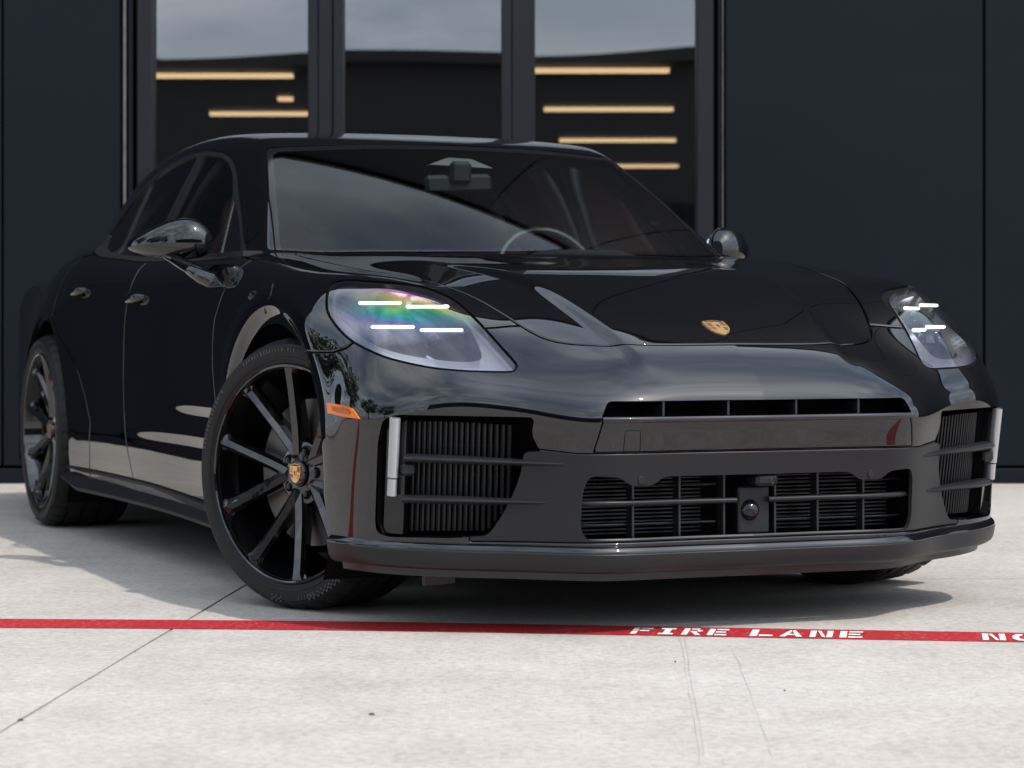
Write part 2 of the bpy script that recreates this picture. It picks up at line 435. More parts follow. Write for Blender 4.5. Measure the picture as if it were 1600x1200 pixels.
# ------------------------------------------------------------------ materials
def mat(name, base=(.5, .5, .5), rough=.5, metal=0.0, coat=0.0, coat_rough=.03, spec=.5, emit=None, estr=0.0, noise=None, bump=None, ior=1.5):
    m = bpy.data.materials.new(name); m.use_nodes = True; nt = m.node_tree; b = nt.nodes['Principled BSDF']
    b.inputs['Base Color'].default_value = (*base, 1); b.inputs['Roughness'].default_value = rough; b.inputs['Metallic'].default_value = metal
    b.inputs['Coat Weight'].default_value = coat; b.inputs['Coat Roughness'].default_value = coat_rough; b.inputs['Specular IOR Level'].default_value = spec
    b.inputs['IOR'].default_value = ior
    if emit: b.inputs['Emission Color'].default_value = (*emit, 1); b.inputs['Emission Strength'].default_value = estr
    N, L = nt.nodes.new, nt.links.new
    if noise or bump: tc = N('ShaderNodeTexCoord')
    if noise:                                   # (scale, amount): mottled colour and roughness
        n = N('ShaderNodeTexNoise'); n.inputs['Scale'].default_value = noise[0]; n.inputs['Detail'].default_value = 6; L(tc.outputs['Object'], n.inputs['Vector'])
        r = N('ShaderNodeMapRange'); r.inputs['To Min'].default_value = 1 - noise[1]; r.inputs['To Max'].default_value = 1 + noise[1]; L(n.outputs['Fac'], r.inputs['Value'])
        mx = N('ShaderNodeVectorMath'); mx.operation = 'SCALE'; mx.inputs[0].default_value = base; L(r.outputs[0], mx.inputs['Scale']); L(mx.outputs[0], b.inputs['Base Color'])
        r2 = N('ShaderNodeMapRange'); r2.inputs['To Min'].default_value = max(0, rough * (1 - noise[1])); r2.inputs['To Max'].default_value = min(1, rough * (1 + noise[1])); L(n.outputs['Fac'], r2.inputs['Value']); L(r2.outputs[0], b.inputs['Roughness'])
    if bump:                                    # (scale, strength, distance)
        n = N('ShaderNodeTexNoise'); n.inputs['Scale'].default_value = bump[0]; n.inputs['Detail'].default_value = 4; L(tc.outputs['Object'], n.inputs['Vector'])
        bp = N('ShaderNodeBump'); bp.inputs['Strength'].default_value = bump[1]; bp.inputs['Distance'].default_value = bump[2]; L(n.outputs['Fac'], bp.inputs['Height']); L(bp.outputs[0], b.inputs['Normal'])
    return m
def glass_mat(name, tint=(.6, .68, .66), refl=None, rough=0.0):
    """thin sheet: tinted see-through plus a clear reflection"""
    m = bpy.data.materials.new(name); m.use_nodes = True; nt = m.node_tree; nt.nodes.clear(); N, L = nt.nodes.new, nt.links.new
    o = N('ShaderNodeOutputMaterial'); t = N('ShaderNodeBsdfTransparent'); t.inputs[0].default_value = (*tint, 1)
    g = N('ShaderNodeBsdfGlossy'); g.inputs['Roughness'].default_value = rough; g.inputs['Color'].default_value = (1, 1, 1, 1)
    mx = N('ShaderNodeMixShader')
    if refl is None:
        fr = N('ShaderNodeFresnel'); fr.inputs['IOR'].default_value = 1.40; L(fr.outputs[0], mx.inputs[0])
    else:
        lw = N('ShaderNodeFresnel'); lw.inputs['IOR'].default_value = 1.5
        ma = N('ShaderNodeMath'); ma.operation = 'MAXIMUM'; ma.inputs[1].default_value = refl; L(lw.outputs[0], ma.inputs[0]); L(ma.outputs[0], mx.inputs[0])
    L(t.outputs[0], mx.inputs[1]); L(g.outputs[0], mx.inputs[2]); L(mx.outputs[0], o.inputs[0])
    return m
def lens_mat(name, centre, amount, clear=.055):
    """headlamp cover: clear, with a rainbow sheen painted into its gloss colour round one spot"""
    m = bpy.data.materials.new(name); m.use_nodes = True; nt = m.node_tree; nt.nodes.clear(); N, L = nt.nodes.new, nt.links.new
    o = N('ShaderNodeOutputMaterial'); t = N('ShaderNodeBsdfTransparent'); t.inputs[0].default_value = (.90, .91, .93, 1)
    g = N('ShaderNodeBsdfGlossy'); g.inputs['Roughness'].default_value = .015
    tc = N('ShaderNodeTexCoord'); sb = N('ShaderNodeVectorMath'); sb.operation = 'SUBTRACT'; sb.inputs[1].default_value = centre; L(tc.outputs['Object'], sb.inputs[0])
    mp = N('ShaderNodeMapping'); mp.inputs['Scale'].default_value = (4.6, 4.6, 8.5); L(sb.outputs[0], mp.inputs[0])
    ln = N('ShaderNodeVectorMath'); ln.operation = 'LENGTH'; L(mp.outputs[0], ln.inputs[0])
    n = N('ShaderNodeTexNoise'); n.inputs['Scale'].default_value = 1.5; n.inputs['Detail'].default_value = 1.0; L(mp.outputs[0], n.inputs['Vector'])
    sx = N('ShaderNodeSeparateXYZ'); L(sb.outputs[0], sx.inputs[0])
    zz = N('ShaderNodeMath'); zz.operation = 'MULTIPLY_ADD'; zz.inputs[1].default_value = 8.0; zz.inputs[2].default_value = .26; L(sx.outputs['Z'], zz.inputs[0])   # bands lie one above the other
    yy = N('ShaderNodeMath'); yy.operation = 'MULTIPLY_ADD'; yy.inputs[1].default_value = 1.6 if centre[1] < 0 else -1.6; L(sx.outputs['Y'], yy.inputs[0]); L(zz.outputs[0], yy.inputs[2])
    ad = N('ShaderNodeMath'); ad.operation = 'MULTIPLY_ADD'; ad.inputs[1].default_value = .45; L(n.outputs['Fac'], ad.inputs[0]); L(yy.outputs[0], ad.inputs[2])
    r = N('ShaderNodeValToRGB'); e = r.color_ramp.elements
    cols = [(.0, (.78, .76, .95)), (.16, (.45, .40, .92)), (.32, (.12, .66, .66)), (.46, (.14, .80, .40)), (.58, (.55, .85, .18)), (.67, (.95, .78, .14)), (.76, (.95, .38, .16)), (.86, (.85, .14, .52)), (1.0, (.80, .74, .95))]
    e[0].position, e[0].color = cols[0][0], (*cols[0][1], 1); e[1].position, e[1].color = cols[-1][0], (*cols[-1][1], 1)
    for p, c in cols[1:-1]: q = e.new(p); q.color = (*c, 1)
    L(ad.outputs[0], r.inputs[0])
    fa = N('ShaderNodeMapRange'); fa.inputs['From Min'].default_value = .95; fa.inputs['From Max'].default_value = .35; fa.inputs['To Max'].default_value = amount; L(ln.outputs['Value'], fa.inputs['Value'])
    cm = N('ShaderNodeMix'); cm.data_type = 'RGBA'; cm.inputs['A'].default_value = (.92, .92, 1.0, 1); L(fa.outputs[0], cm.inputs['Factor']); L(r.outputs[0], cm.inputs['B']); L(cm.outputs['Result'], g.inputs['Color'])
    lw = N('ShaderNodeFresnel'); lw.inputs['IOR'].default_value = 1.5
    k1 = N('ShaderNodeMath'); k1.operation = 'MULTIPLY_ADD'; k1.inputs[1].default_value = .34; k1.inputs[2].default_value = clear; L(fa.outputs[0], k1.inputs[0])
    ma = N('ShaderNodeMath'); ma.operation = 'ADD'; ma.use_clamp = True; L(lw.outputs[0], ma.inputs[0]); L(k1.outputs[0], ma.inputs[1])
    mx = N('ShaderNodeMixShader'); L(ma.outputs[0], mx.inputs[0]); L(t.outputs[0], mx.inputs[1]); L(g.outputs[0], mx.inputs[2]); L(mx.outputs[0], o.inputs[0])
    return m
def paint_mat():
    m = mat("black_paint", (.0016, .0018, .0025), .45, 0.0, 1.0, .008, .0)
    nt = m.node_tree; N, L = nt.nodes.new, nt.links.new; b = nt.nodes['Principled BSDF']; b.inputs['Coat IOR'].default_value = 1.68
    tc = N('ShaderNodeTexCoord'); v = N('ShaderNodeTexVoronoi'); v.inputs['Scale'].default_value = 900; L(tc.outputs['Object'], v.inputs['Vector'])
    r = N('ShaderNodeMapRange'); r.inputs['From Max'].default_value = 1; r.inputs['To Min'].default_value = .25; r.inputs['To Max'].default_value = .5
    sp = N('ShaderNodeSeparateColor'); L(v.outputs['Color'], sp.inputs[0]); L(sp.outputs[0], r.inputs['Value']); L(r.outputs[0], b.inputs['Roughness'])
    n = N('ShaderNodeTexNoise'); n.inputs['Scale'].default_value = 7; n.inputs['Detail'].default_value = 2; L(tc.outputs['Object'], n.inputs['Vector'])
    bp = N('ShaderNodeBump'); bp.inputs['Strength'].default_value = .03; bp.inputs['Distance'].default_value = .004; L(n.outputs['Fac'], bp.inputs['Height']); L(bp.outputs[0], b.inputs['Coat Normal'])
    return m
M = {}
M['paint'] = paint_mat()
M['gloss'] = mat("gloss_black_plastic", (.006, .006, .007), .08, 0, 0)
M['satin'] = mat("satin_dark_grey_plastic", (.0125, .0125, .014), .40, 0, 0, spec=.30, bump=(900, .05, .0006))
M['fin'] = mat("satin_black_plastic", (.014, .014, .016), .33)
M['void'] = mat("black_recess", (.004, .004, .004), .9, spec=.1)
M['radiator'] = mat("radiator_metal", (.024, .024, .025), .45, .3, noise=(30, .3))
M['gap'] = mat("panel_gap_rubber", (.003, .003, .003), .8, spec=.15)
M['rubber'] = mat("window_rubber", (.010, .010, .011), .35)
M['glass'] = glass_mat("windshield_glass", (.78, .86, .84))
M['tint'] = glass_mat("tinted_side_glass", (.52, .55, .55))
M['lens_r'] = lens_mat("headlight_lens_rainbow", (.53, -.765, .792), 1.0); M['lens_l'] = lens_mat("headlight_lens", (.50, .74, .80), .35, .03)
M['clear'] = mat("clear_light_strip", (.36, .37, .38), .10, .35, 1.0, .02)
M['chrome'] = mat("bright_trim", (.55, .56, .58), .12, 1.0)
M['core'] = mat("light_strip_core", (.66, .67, .68), .25, 0, 1.0, .02)
M['led'] = mat("lit_led_strip", (.9, .9, .9), .3, emit=(.93, .95, 1.0), estr=1.9)
M['amber'] = mat("amber_marker_lens", (.80, .17, .004), .25, 0, .35, .03, spec=.3)
M['amber_dark'] = mat("amber_reflector", (.42, .09, .008), .35)
M['lamp_dark'] = mat("lamp_housing", (.030, .031, .035), .18)
M['lamp_grey'] = mat("lamp_bezel", (.62, .63, .66), .22, .9)
M['tyre'] = mat("tyre_rubber", (.008, .0078, .0075), .5, spec=.28, noise=(40, .25), bump=(350, .1, .001))
M['tyre_mark'] = mat("tyre_lettering", (.035, .035, .035), .5)
M['rim'] = mat("gloss_black_alloy", (.003, .003, .0035), .30, .0, 1.0, .02, spec=.1)
M['rim'].node_tree.nodes['Principled BSDF'].inputs['Coat IOR'].default_value = 1.7
M['disc'] = mat("brake_disc_iron", (.16, .15, .14), .45, .9, noise=(25, .2))
M['caliper'] = mat("brake_caliper", (.02, .02, .02), .3)
M['gold'] = mat("gold_enamel", (.80, .50, .20), .28, .75)
M['red'] = mat("red_enamel", (.33, .03, .03), .3)
M['black'] = mat("black_enamel", (.01, .01, .01), .3)
M['leather'] = mat("dark_red_leather", (.10, .014, .018), .5, noise=(60, .2))
M['trim'] = mat("interior_trim", (.009, .009, .010), .5, noise=(80, .2))
M['headliner'] = mat("headliner_cloth", (.02, .02, .022), .9)
M['pillar'] = mat("pillar_cloth", (.22, .22, .23), .8)
M['mirror'] = mat("mirror_glass", (.6, .62, .63), .02, 1.0)
M['steel'] = mat("suspension_steel", (.03, .03, .03), .6)

# ------------------------------------------------------------------ body panels cut from the shell
car = empty("parked_car", (CAR_X, CAR_Y, 0), YAW - math.pi / 2)
tag(car, "glossy black sports saloon with lit headlights and front wheels turned, parked on the concrete", "car")
S0 = 580.0
def proj_r(V):
    x, y, z = V[:, 0], -np.abs(V[:, 1]), V[:, 2]
    X = CAR_X + x * SA + y * CA; Y = CAR_Y - x * CA + y * SA
    return np.stack([800 + FPX * X / Y, HZ - FPX * (z - CAM_H) / Y], 1)
def g_px(poly, cond=None):
    poly = np.asarray(poly, float) / S0
    def g(V):
        d = sd_poly(proj_r(V) / S0, poly)
        return d if cond is None else np.maximum(d, cond(V))
    return g
def g_ax(poly, a, b, cond=None):
    poly = np.asarray(poly, float)
    def g(V):
        d = sd_poly(np.stack([np.abs(V[:, a]) if a == 1 else V[:, a], np.abs(V[:, b]) if b == 1 else V[:, b]], 1), poly)
        return d if cond is None else np.maximum(d, cond(V))
    return g
GAPS = []
def roll(t, g, w, sign, e=.0042, tilt=1.15, drop=.0016):
    """folds the outermost millimetres of a panel over into the joint"""
    if not len(t.T): return t
    core, band = t.split(lambda V: sign * g(V) + w + e)
    if not len(band.T): return t
    k = np.clip((sign * g(band.V) + w + e) / e, 0, 1) ** 1.6; h = 6e-4
    G = np.stack([g(band.V + np.eye(3)[i] * h) - g(band.V - np.eye(3)[i] * h) for i in range(3)], 1) * sign
    G = G - (G * band.N).sum(1)[:, None] * band.N; G /= np.maximum(np.linalg.norm(G, axis=1), 1e-9)[:, None]
    N2 = band.N + G * (tilt * k)[:, None]; N2 /= np.linalg.norm(N2, axis=1)[:, None]
    return core.join(Tri(band.V - band.N * (drop * k)[:, None], N2, band.T)).weld()
def panel(tri, g, w=.0017, rolled=True):
    """inside, outside; the joint between them becomes a recessed dark strip"""
    ins, rest = tri.split(lambda V: g(V) + w); gap, out = rest.split(lambda V: g(V) - w)
    if len(gap.T): GAPS.append(gap.moved(-.006))
    return (roll(ins, g, w, 1), roll(out, g, w, -1)) if rolled else (ins, out)
H = shell()
H, _ = H.split(lambda V: (.190 + .018 * sstep(V[:, 0], .2, .45)) - V[:, 2])
# wheel arches
ARCH_F = catmull([(.50, -.1), (.483, .215), (.425, .42), (.365, .55), (.25, .694), (.12, .745), (-.014, .762), (-.15, .745), (-.24, .705), (-.345, .615), (-.405, .50), (-.435, .36), (-.44, .15), (-.42, -.1)], 6)
ca = [math.radians(a) for a in range(-40, 221, 8)]
ARCH_R = np.array([(-2.95 + .418 * math.cos(a), .361 + .418 * math.sin(a)) for a in ca])
side = lambda V: .55 - V[:, 1]
_, H = H.split(g_ax(ARCH_F, 0, 2, side)); _, H = H.split(g_ax(ARCH_R, 0, 2, side))
# glass
WS = [(-.2, .80), (.755, .80), (.748, .964), (.682, 1.155), (.614, 1.308), (.595, 1.326), (.3, 1.341), (-.2, 1.347)]
wcond = lambda V: np.maximum(-1.50 - V[:, 0], (.02 + F_up(V[:, 0], V[:, 1], V[:, 2])) * 0 + V[:, 0] + .36)
ws, H = panel(H, g_ax(WS, 1, 2, lambda V: np.maximum(wcond(V), F_up(V[:, 0], V[:, 1], V[:, 2]) - F_low(V[:, 0], V[:, 1], V[:, 2]) + .004)), .002, False)
DLO = rounded([(-.80, .962), (-.95, 1.018), (-1.08, 1.100), (-1.22, 1.188), (-1.33, 1.262), (-1.42, 1.303), (-1.53, 1.331), (-1.75, 1.351), (-1.95, 1.349), (-2.14, 1.331), (-2.36, 1.296), (-2.62, 1.214), (-2.86, 1.095), (-2.65, 1.036), (-2.40, 1.004), (-1.85, .973), (-1.1, .957)], .05, 3)
dlo, H = panel(H, g_ax(DLO, 0, 2, lambda V: .45 - V[:, 1]), .0015, False)
WIN = {'front': rounded([(-1.13, .978), (-1.242, 1.17), (-1.338, 1.246), (-1.425, 1.287), (-1.53, 1.315), (-1.722, 1.333), (-1.768, .989)], .02, 3),
       'rear': rounded([(-1.80, 1.335), (-1.942, 1.335), (-2.135, 1.316), (-2.325, 1.284), (-2.318, 1.012), (-1.865, .991)], .02, 3),
       'quarter': rounded([(-2.365, 1.276), (-2.606, 1.203), (-2.805, 1.098), (-2.62, 1.055), (-2.40, 1.024), (-2.352, 1.018)], .02, 3),
       'sail': [(-.90, .968), (-.96, 1.008), (-1.085, 1.088), (-1.225, 1.168), (-1.112, .974)]}
wins = {}
for k, p in WIN.items(): wins[k], dlo = dlo.split(g_ax(p, 0, 2))
# hood
HOOD = [(.836, -.2), (.836, 0), (.834, .15), (.824, .265), (.796, .345), (.772, .398), (.745, .442), (.713, .474), (.669, .499), (.616, .522), (.547, .548), (.447, .582), (.305, .632), (.09, .702), (-.10, .748), (-.28, .772), (-.42, .755), (-.51, .69), (-.47, .45), (-.43, .2), (-.42, -.2)]
HOOD = np.vstack([HOOD[:1], catmull(HOOD[1:-1], 5, False), HOOD[-1:]])
hood, H = panel(H, g_ax(HOOD, 0, 1, lambda V: np.maximum(.5 - V[:, 2], F_low(V[:, 0], V[:, 1], V[:, 2]) - F_up(V[:, 0], V[:, 1], V[:, 2]))), .002)
# headlight opening
HL = catmull([(510.5, 466), (511.5, 486), (522, 505), (540, 525), (559, 538.5), (585, 551), (611, 560.5), (664, 572.5), (716, 578.5), (769, 580.5), (798, 580.5), (806, 576), (805, 567), (782, 541), (756, 512), (730, 486), (703, 465.5), (664, 450), (624, 443.5), (585, 440.5), (546, 438), (525, 441), (514, 451)], 5)
fcond = lambda V: .12 - V[:, 0]
lamp, H = panel(H, g_px(HL, fcond), .0035, False)
lens_tri = lamp
# front bumper cover
BUM = [(430, 547.5), (480, 549.6), (519, 550), (540, 543.5), (556, 531), (640, 520), (762, 511.3), (776, 510.5), (800, 508), (1500, 508), (1500, 960), (430, 960)]
bum, H = panel(H, g_px(BUM, lambda V: .15 - V[:, 0]), .0015)
# openings in the bumper
SLOT = rounded([(-.1, .5735), (.416, .5735), (.434, .536), (.431, .531), (-.1, .531)], [0, .014, .004, 0, 0], 4)
_, bum = bum.split(g_ax(SLOT, 1, 2, lambda V: .8 - V[:, 0]))
INT_PX = rounded([(586, 815), (590, 690), (598, 655), (618, 648), (836, 652), (830, 680), (845, 705.5), (818, 707), (815, 735), (805, 765), (785, 805), (762, 838), (700, 841), (605, 839), (588, 832)], [6, 12, 14, 10, 10, 14, 2, 8, 12, 12, 12, 12, 10, 10, 8], 4)
_, bum = bum.split(g_px(INT_PX, lambda V: .5 - V[:, 0]))
GRL = rounded([(-.1, .388), (.262, .388), (.288, .367), (.352, .367), (.378, .388), (.452, .392), (.464, .36), (.467, .262), (.452, .234), (-.1, .232)], [0, .03, .015, .015, .03, .015, .03, .03, .02, 0], 4)
_, bum = bum.split(g_ax(GRL, 1, 2, lambda V: .8 - V[:, 0]))
SAT = [(-.1, .446), (.48, .446), (.56, .456), (.70, .47), (.70, .2285), (-.1, .2285)]
satin, bum = panel(bum, g_ax(SAT, 1, 2, lambda V: .74 - V[:, 0]), .001)
PLATE = [(-.1, .5305), (.4305, .5305), (.448, .449), (-.1, .449)]
plate, bum = panel(bum, g_ax(PLATE, 1, 2, lambda V: .8 - V[:, 0]), .0013)
# doors
FD = [(-.485, .950), (-.507, .908), (-.530, .856), (-.555, .81), (-.58, .773), (-.60, .62), (-.595, .45), (-.61, .10), (-1.66, .10), (-1.675, .264), (-1.722, .37), (-1.735, .461), (-1.742, .575), (-1.690, .804), (-1.684, .889), (-1.69, .921), (-1.727, .965), (-1.74, .99), (-1.1, .975), (-.80, .968)]
RD = [(-1.742, .99), (-1.7285, .965), (-1.692, .921), (-1.686, .889), (-1.692, .804), (-1.744, .575), (-1.737, .461), (-1.724, .37), (-1.677, .264), (-1.662, .10), (-2.36, .10), (-2.245, .30), (-2.206, .418), (-2.264, .506), (-2.365, .605), (-2.488, .669), (-2.64, .735), (-2.745, .80), (-2.745, .875), (-2.735, .958), (-2.64, 1.012), (-2.40, 1.03), (-1.85, .99)]
fd, H = panel(H, g_ax(FD, 0, 2, side), .0016)
rd, H = panel(H, g_ax(RD, 0, 2, side), .0016)
# fuel of thin joints, both sides
def both(t): return t.join(t.mirrored())
gap = GAPS[0]
for g_ in GAPS[1:]: gap = gap.join(g_)
body = both(H.thick(.012)).obj("body", M['paint'], car)
both(gap).obj("panel_gap", M['gap'], car)
both(hood.thick(.010)).obj("hood", M['paint'], car)
bumper = both(bum.thick(.018)).obj("front_bumper", M['paint'], car)
both(satin.thick(.010)).obj("lower_fascia", M['satin'], bumper)
plate_o = both(plate.thick(.012)).obj("plate_panel", M['paint'], bumper)
ws_glass, ws_rim = ws.split(g_ax([(-.2, .80), (.738, .80), (.730, .972), (.666, 1.150), (.600, 1.298), (.578, 1.311), (.3, 1.324), (-.2, 1.330)], 1, 2))
windshield = both(ws_glass).obj("windshield", M['glass'], car)
both(ws_rim).obj("frit_band", M['gloss'], windshield)
for sgn, who in ((1, "left"), (-1, "right")):
    mk = (lambda t: t) if sgn > 0 else (lambda t: t.mirrored())
    d1 = mk(fd.thick(.010)).obj("front_door", M['paint'], car); d2 = mk(rd.thick(.010)).obj("rear_door", M['paint'], car)
    tr = mk(dlo.moved(.002).thick(.012)).obj("window_trim", M['rubber'], car)
    for k in ('front', 'rear', 'quarter'): mk(wins[k].moved(-.004)).obj("side_window", M['tint'], car)
    mk(wins['sail'].moved(-.001)).obj("window_corner", M['gloss'], tr)
    # door pulls
    for door, hx, hz in ((d1, -1.573, .848), (d2, -2.385, .882)):
        P = []; 
        hp = on_body([(0, 0)]) if False else None
        yb = float(YB(np.array([hx]), np.array([hz]))[0]) - .006
        mb = MB(); n, k = 12, 13
        for i in range(k):
            t = -1 + 2 * i / (k - 1); x = hx + .098 * t; bow = .030 * (1 - abs(t) ** 3.0) + .002; hh = .017 * (1 - .55 * abs(t) ** 3)
            for j in range(n):
                w = 2 * math.pi * j / n
                mb.V.append((x, sgn * (yb + bow + .011 * math.cos(w)), hz + hh * math.sin(w) + .002 * t))
        for i in range(k - 1):
            for j in range(n): mb.F.append((i * n + j, i * n + (j + 1) % n, (i + 1) * n + (j + 1) % n, (i + 1) * n + j))
        mb.F.append(tuple(range(n))); mb.F.append(tuple((k - 1) * n + j for j in range(n)))
        hd = mb.obj("door_handle", M['paint'], door, smooth=True, angle=60)
        cup = MB(); ring = [(hx + .06 * math.cos(w), hz - .006 + .030 * math.sin(w)) for w in np.linspace(0, 2 * math.pi, 21)[:-1]]
        yy = [float(YB(np.array([p[0]]), np.array([p[1]]))[0]) for p in ring]
        cup.prism([(p[0], sgn * (y_ + .0015), p[1]) for p, y_ in zip(ring, yy)], [(hx + (p[0] - hx) * .75, sgn * (y_ - .02), hz + (p[1] - hz) * .75) for p, y_ in zip(ring, yy)])
        cup.obj("handle_recess", M['void'], hd)
# ------------------------------------------------------------------ front end details
def surf_x(y, z):
    y = np.atleast_1d(np.asarray(y, float)); z = np.broadcast_to(np.asarray(z, float), y.shape)
    O = np.stack([np.full(y.shape, 1.25), y, z], 1); D = np.tile([-1.0, 0, 0], (len(y), 1))
    t, _ = march(O, D, 0, 1.1, 110); return 1.25 - t
def contour(z, az):
    O = np.tile([XA, 0, z], (len(az), 1)); D = np.array([(math.cos(a), math.sin(a), 0) for a in az])
    t, _ = march(O, D, .3, 1.3, 60); return O + D * t[:, None]
def mirror_pts(P): return [(p[0], -p[1], p[2]) for p in P]
def sided(make):
    for s in (1, -1): make(s)
# slot grille
mb = MB(); mb.box((.895, 0, .548), (.01, .80, .075)); mb.box((.915, 0, .585), (.05, .80, .006)); mb.box((.925, 0, .512), (.06, .84, .006))
grille = mb.obj("upper_grille", M['void'], bumper)
for y in (-.273, -.095, .095, .273):
    x = float(surf_x([y], .552)[0]); MB().box((x - .045, y, .552), (.07, .0055, .046)).obj("divider", M['fin'], grille)
ys = np.linspace(-.430, .430, 41); xs = surf_x(ys, .5285)
MB().tube([(x - .0045, y, .5285) for x, y in zip(xs, ys)], .0085, 12).obj("trim_strip", M['paint'], bumper, smooth=True, angle=50)
# tow-eye cover: a fine outline in the plate panel
cov = on_body([(977, 673), (1001, 673), (1000, 706), (974, 706)])
cov = rounded([tuple(p) for p in cov], .006, 3)
MB().tube([p + np.array([.0003, 0, 0]) for p in list(cov) + [cov[0]]], .0009, 5, cap=False).obj("tow_eye_cover", M['gap'], plate_o)
# lower grille
lg = MB(); lg.box((.80, 0, .31), (.01, .96, .20)); lg.box((.85, 0, .222), (.11, .94, .006)); lg.box((.85, 0, .405), (.11, .92, .006))
for s in (-1, 1): lg.box((.835, s * .478, .31), (.07, .006, .19))
lower = lg.obj("lower_grille", M['void'], bumper)
for i in range(15):
    z = .243 + i * .0095
    for y0, y1 in ((.10, .44), (-.44, -.10)): MB().box((.835, (y0 + y1) / 2, z), (.02, y1 - y0, .0035)).obj("radiator_fin", M['radiator'], lower)
for s in (-1, 1):
    for y in (.072, .195, .325):
        x = float(surf_x([s * y], .30)[0]); MB().box((x - .05, s * y, .31), (.035, .006, .156), bev=.0012).obj("vertical_bar", M['fin'], lower)
    yy = np.linspace(.045, .462, 18) * s; xx = surf_x(yy, .318)
    MB().tube([(x - .024, y, .322 + .004 * abs(y)) for x, y in zip(xx, yy)], [.0085] * 17 + [.006], 10, flat=.85).obj("cross_bar", M['satin'], lower, smooth=True, angle=60)
    yy = np.linspace(.085, .462, 16) * s; xx = surf_x(yy, .27)
    MB().tube([(x - .055, y, .268) for x, y in zip(xx, yy)], .003, 6).obj("thin_bar", M['fin'], lower)
    xx = surf_x(yy, .36)
    MB().tube([(x - .060, y, .362) for x, y in zip(xx, yy)], .003, 6).obj("thin_bar", M['fin'], lower)
    # parking sensor
    y = s * .322; x = float(surf_x([y], .381)[0])
    MB().lathe([(0, .0035), (.009, .0035), (.0105, .002), (.0105, -.004)], 'x', 24, (x, y, .381)).obj("parking_sensor", M['gloss'], lower, smooth=True)
# radar and camera in the middle
x0 = float(surf_x([0], .30)[0])
rad = MB().box((x0 - .045, .012, .296), (.02, .088, .118), bev=.004).obj("radar_housing", M['satin'], lower)
MB().lathe([(0, .022), (.010, .020), (.019, .014), (.026, .004), (.030, -.006)], 'x', 32, (x0 - .037, .0, .296)).obj("radar_dome", M['gloss'], rad, smooth=True, angle=80)
cb = MB().box((x0 - .022, .028, .372), (.06, .062, .030), bev=.008).obj("camera_block", M['satin'], lower)
MB().lathe([(0, .002), (.006, .003), (.009, 0), (.009, -.004)], 'x', 20, (x0 + .009, .040, .369)).obj("camera_lens", M['gloss'], cb, smooth=True)
# splitter under the bumper
azs = [math.radians(a) for a in np.linspace(0, 77, 64)]
C0 = contour(.222, azs); C0 = C0[(C0[:, 0] > .485)]
full = np.vstack([(C0 * [1, -1, 1])[:0:-1], C0]); 
tg = np.gradient(full, axis=0); nrm2 = np.stack([tg[:, 1], -tg[:, 0], 0 * tg[:, 0]], 1); nrm2 /= np.linalg.norm(nrm2, axis=1)[:, None]
def sweep(prof, name, m, parent, lift=.014, caps=True):
    V, F, k = [], [], len(prof)
    for p, n_ in zip(full, nrm2):
        up = lift * (abs(p[1]) / .95) ** 3
        for o, z in prof: V.append((p[0] + n_[0] * o, p[1] + n_[1] * o, z + up))
    for i in range(len(full) - 1):
        for j in range(k - 1): a = i * k + j; F.append((a, a + k, a + k + 1, a + 1))
    if caps: F.append(tuple(range(k))); F.append(tuple((len(full) - 1) * k + j for j in range(k))[::-1])
    return mesh_obj(name, V, F, m, parent, smooth=True, sharp_angle=35)
sweep([(-.03, .232), (-.002, .2205), (.004, .2165), (.009, .2115), (.012, .2060), (.0130, .2015), (.0125, .2000), (-.04, .2000)], "splitter", M['paint'], bumper)
sweep([(-.02, .2005), (.0122, .2003), (.0132, .1985), (.0118, .186), (.0085, .170), (.0030, .160), (-.010, .152), (-.06, .146), (-.06, .18)], "lip_spoiler", M['satin'], bumper)
sweep([(-.05, .16), (-.03, .158), (-.035, .132), (-.06, .131)], "air_dam", M['fin'], bumper)
for s in (-1, 1):
    MB().box((.55, s * .69, .130), (.012, .10, .055), Matrix.Rotation(-s * .35, 3, 'Z')).obj("air_deflector", M['fin'], bumper)
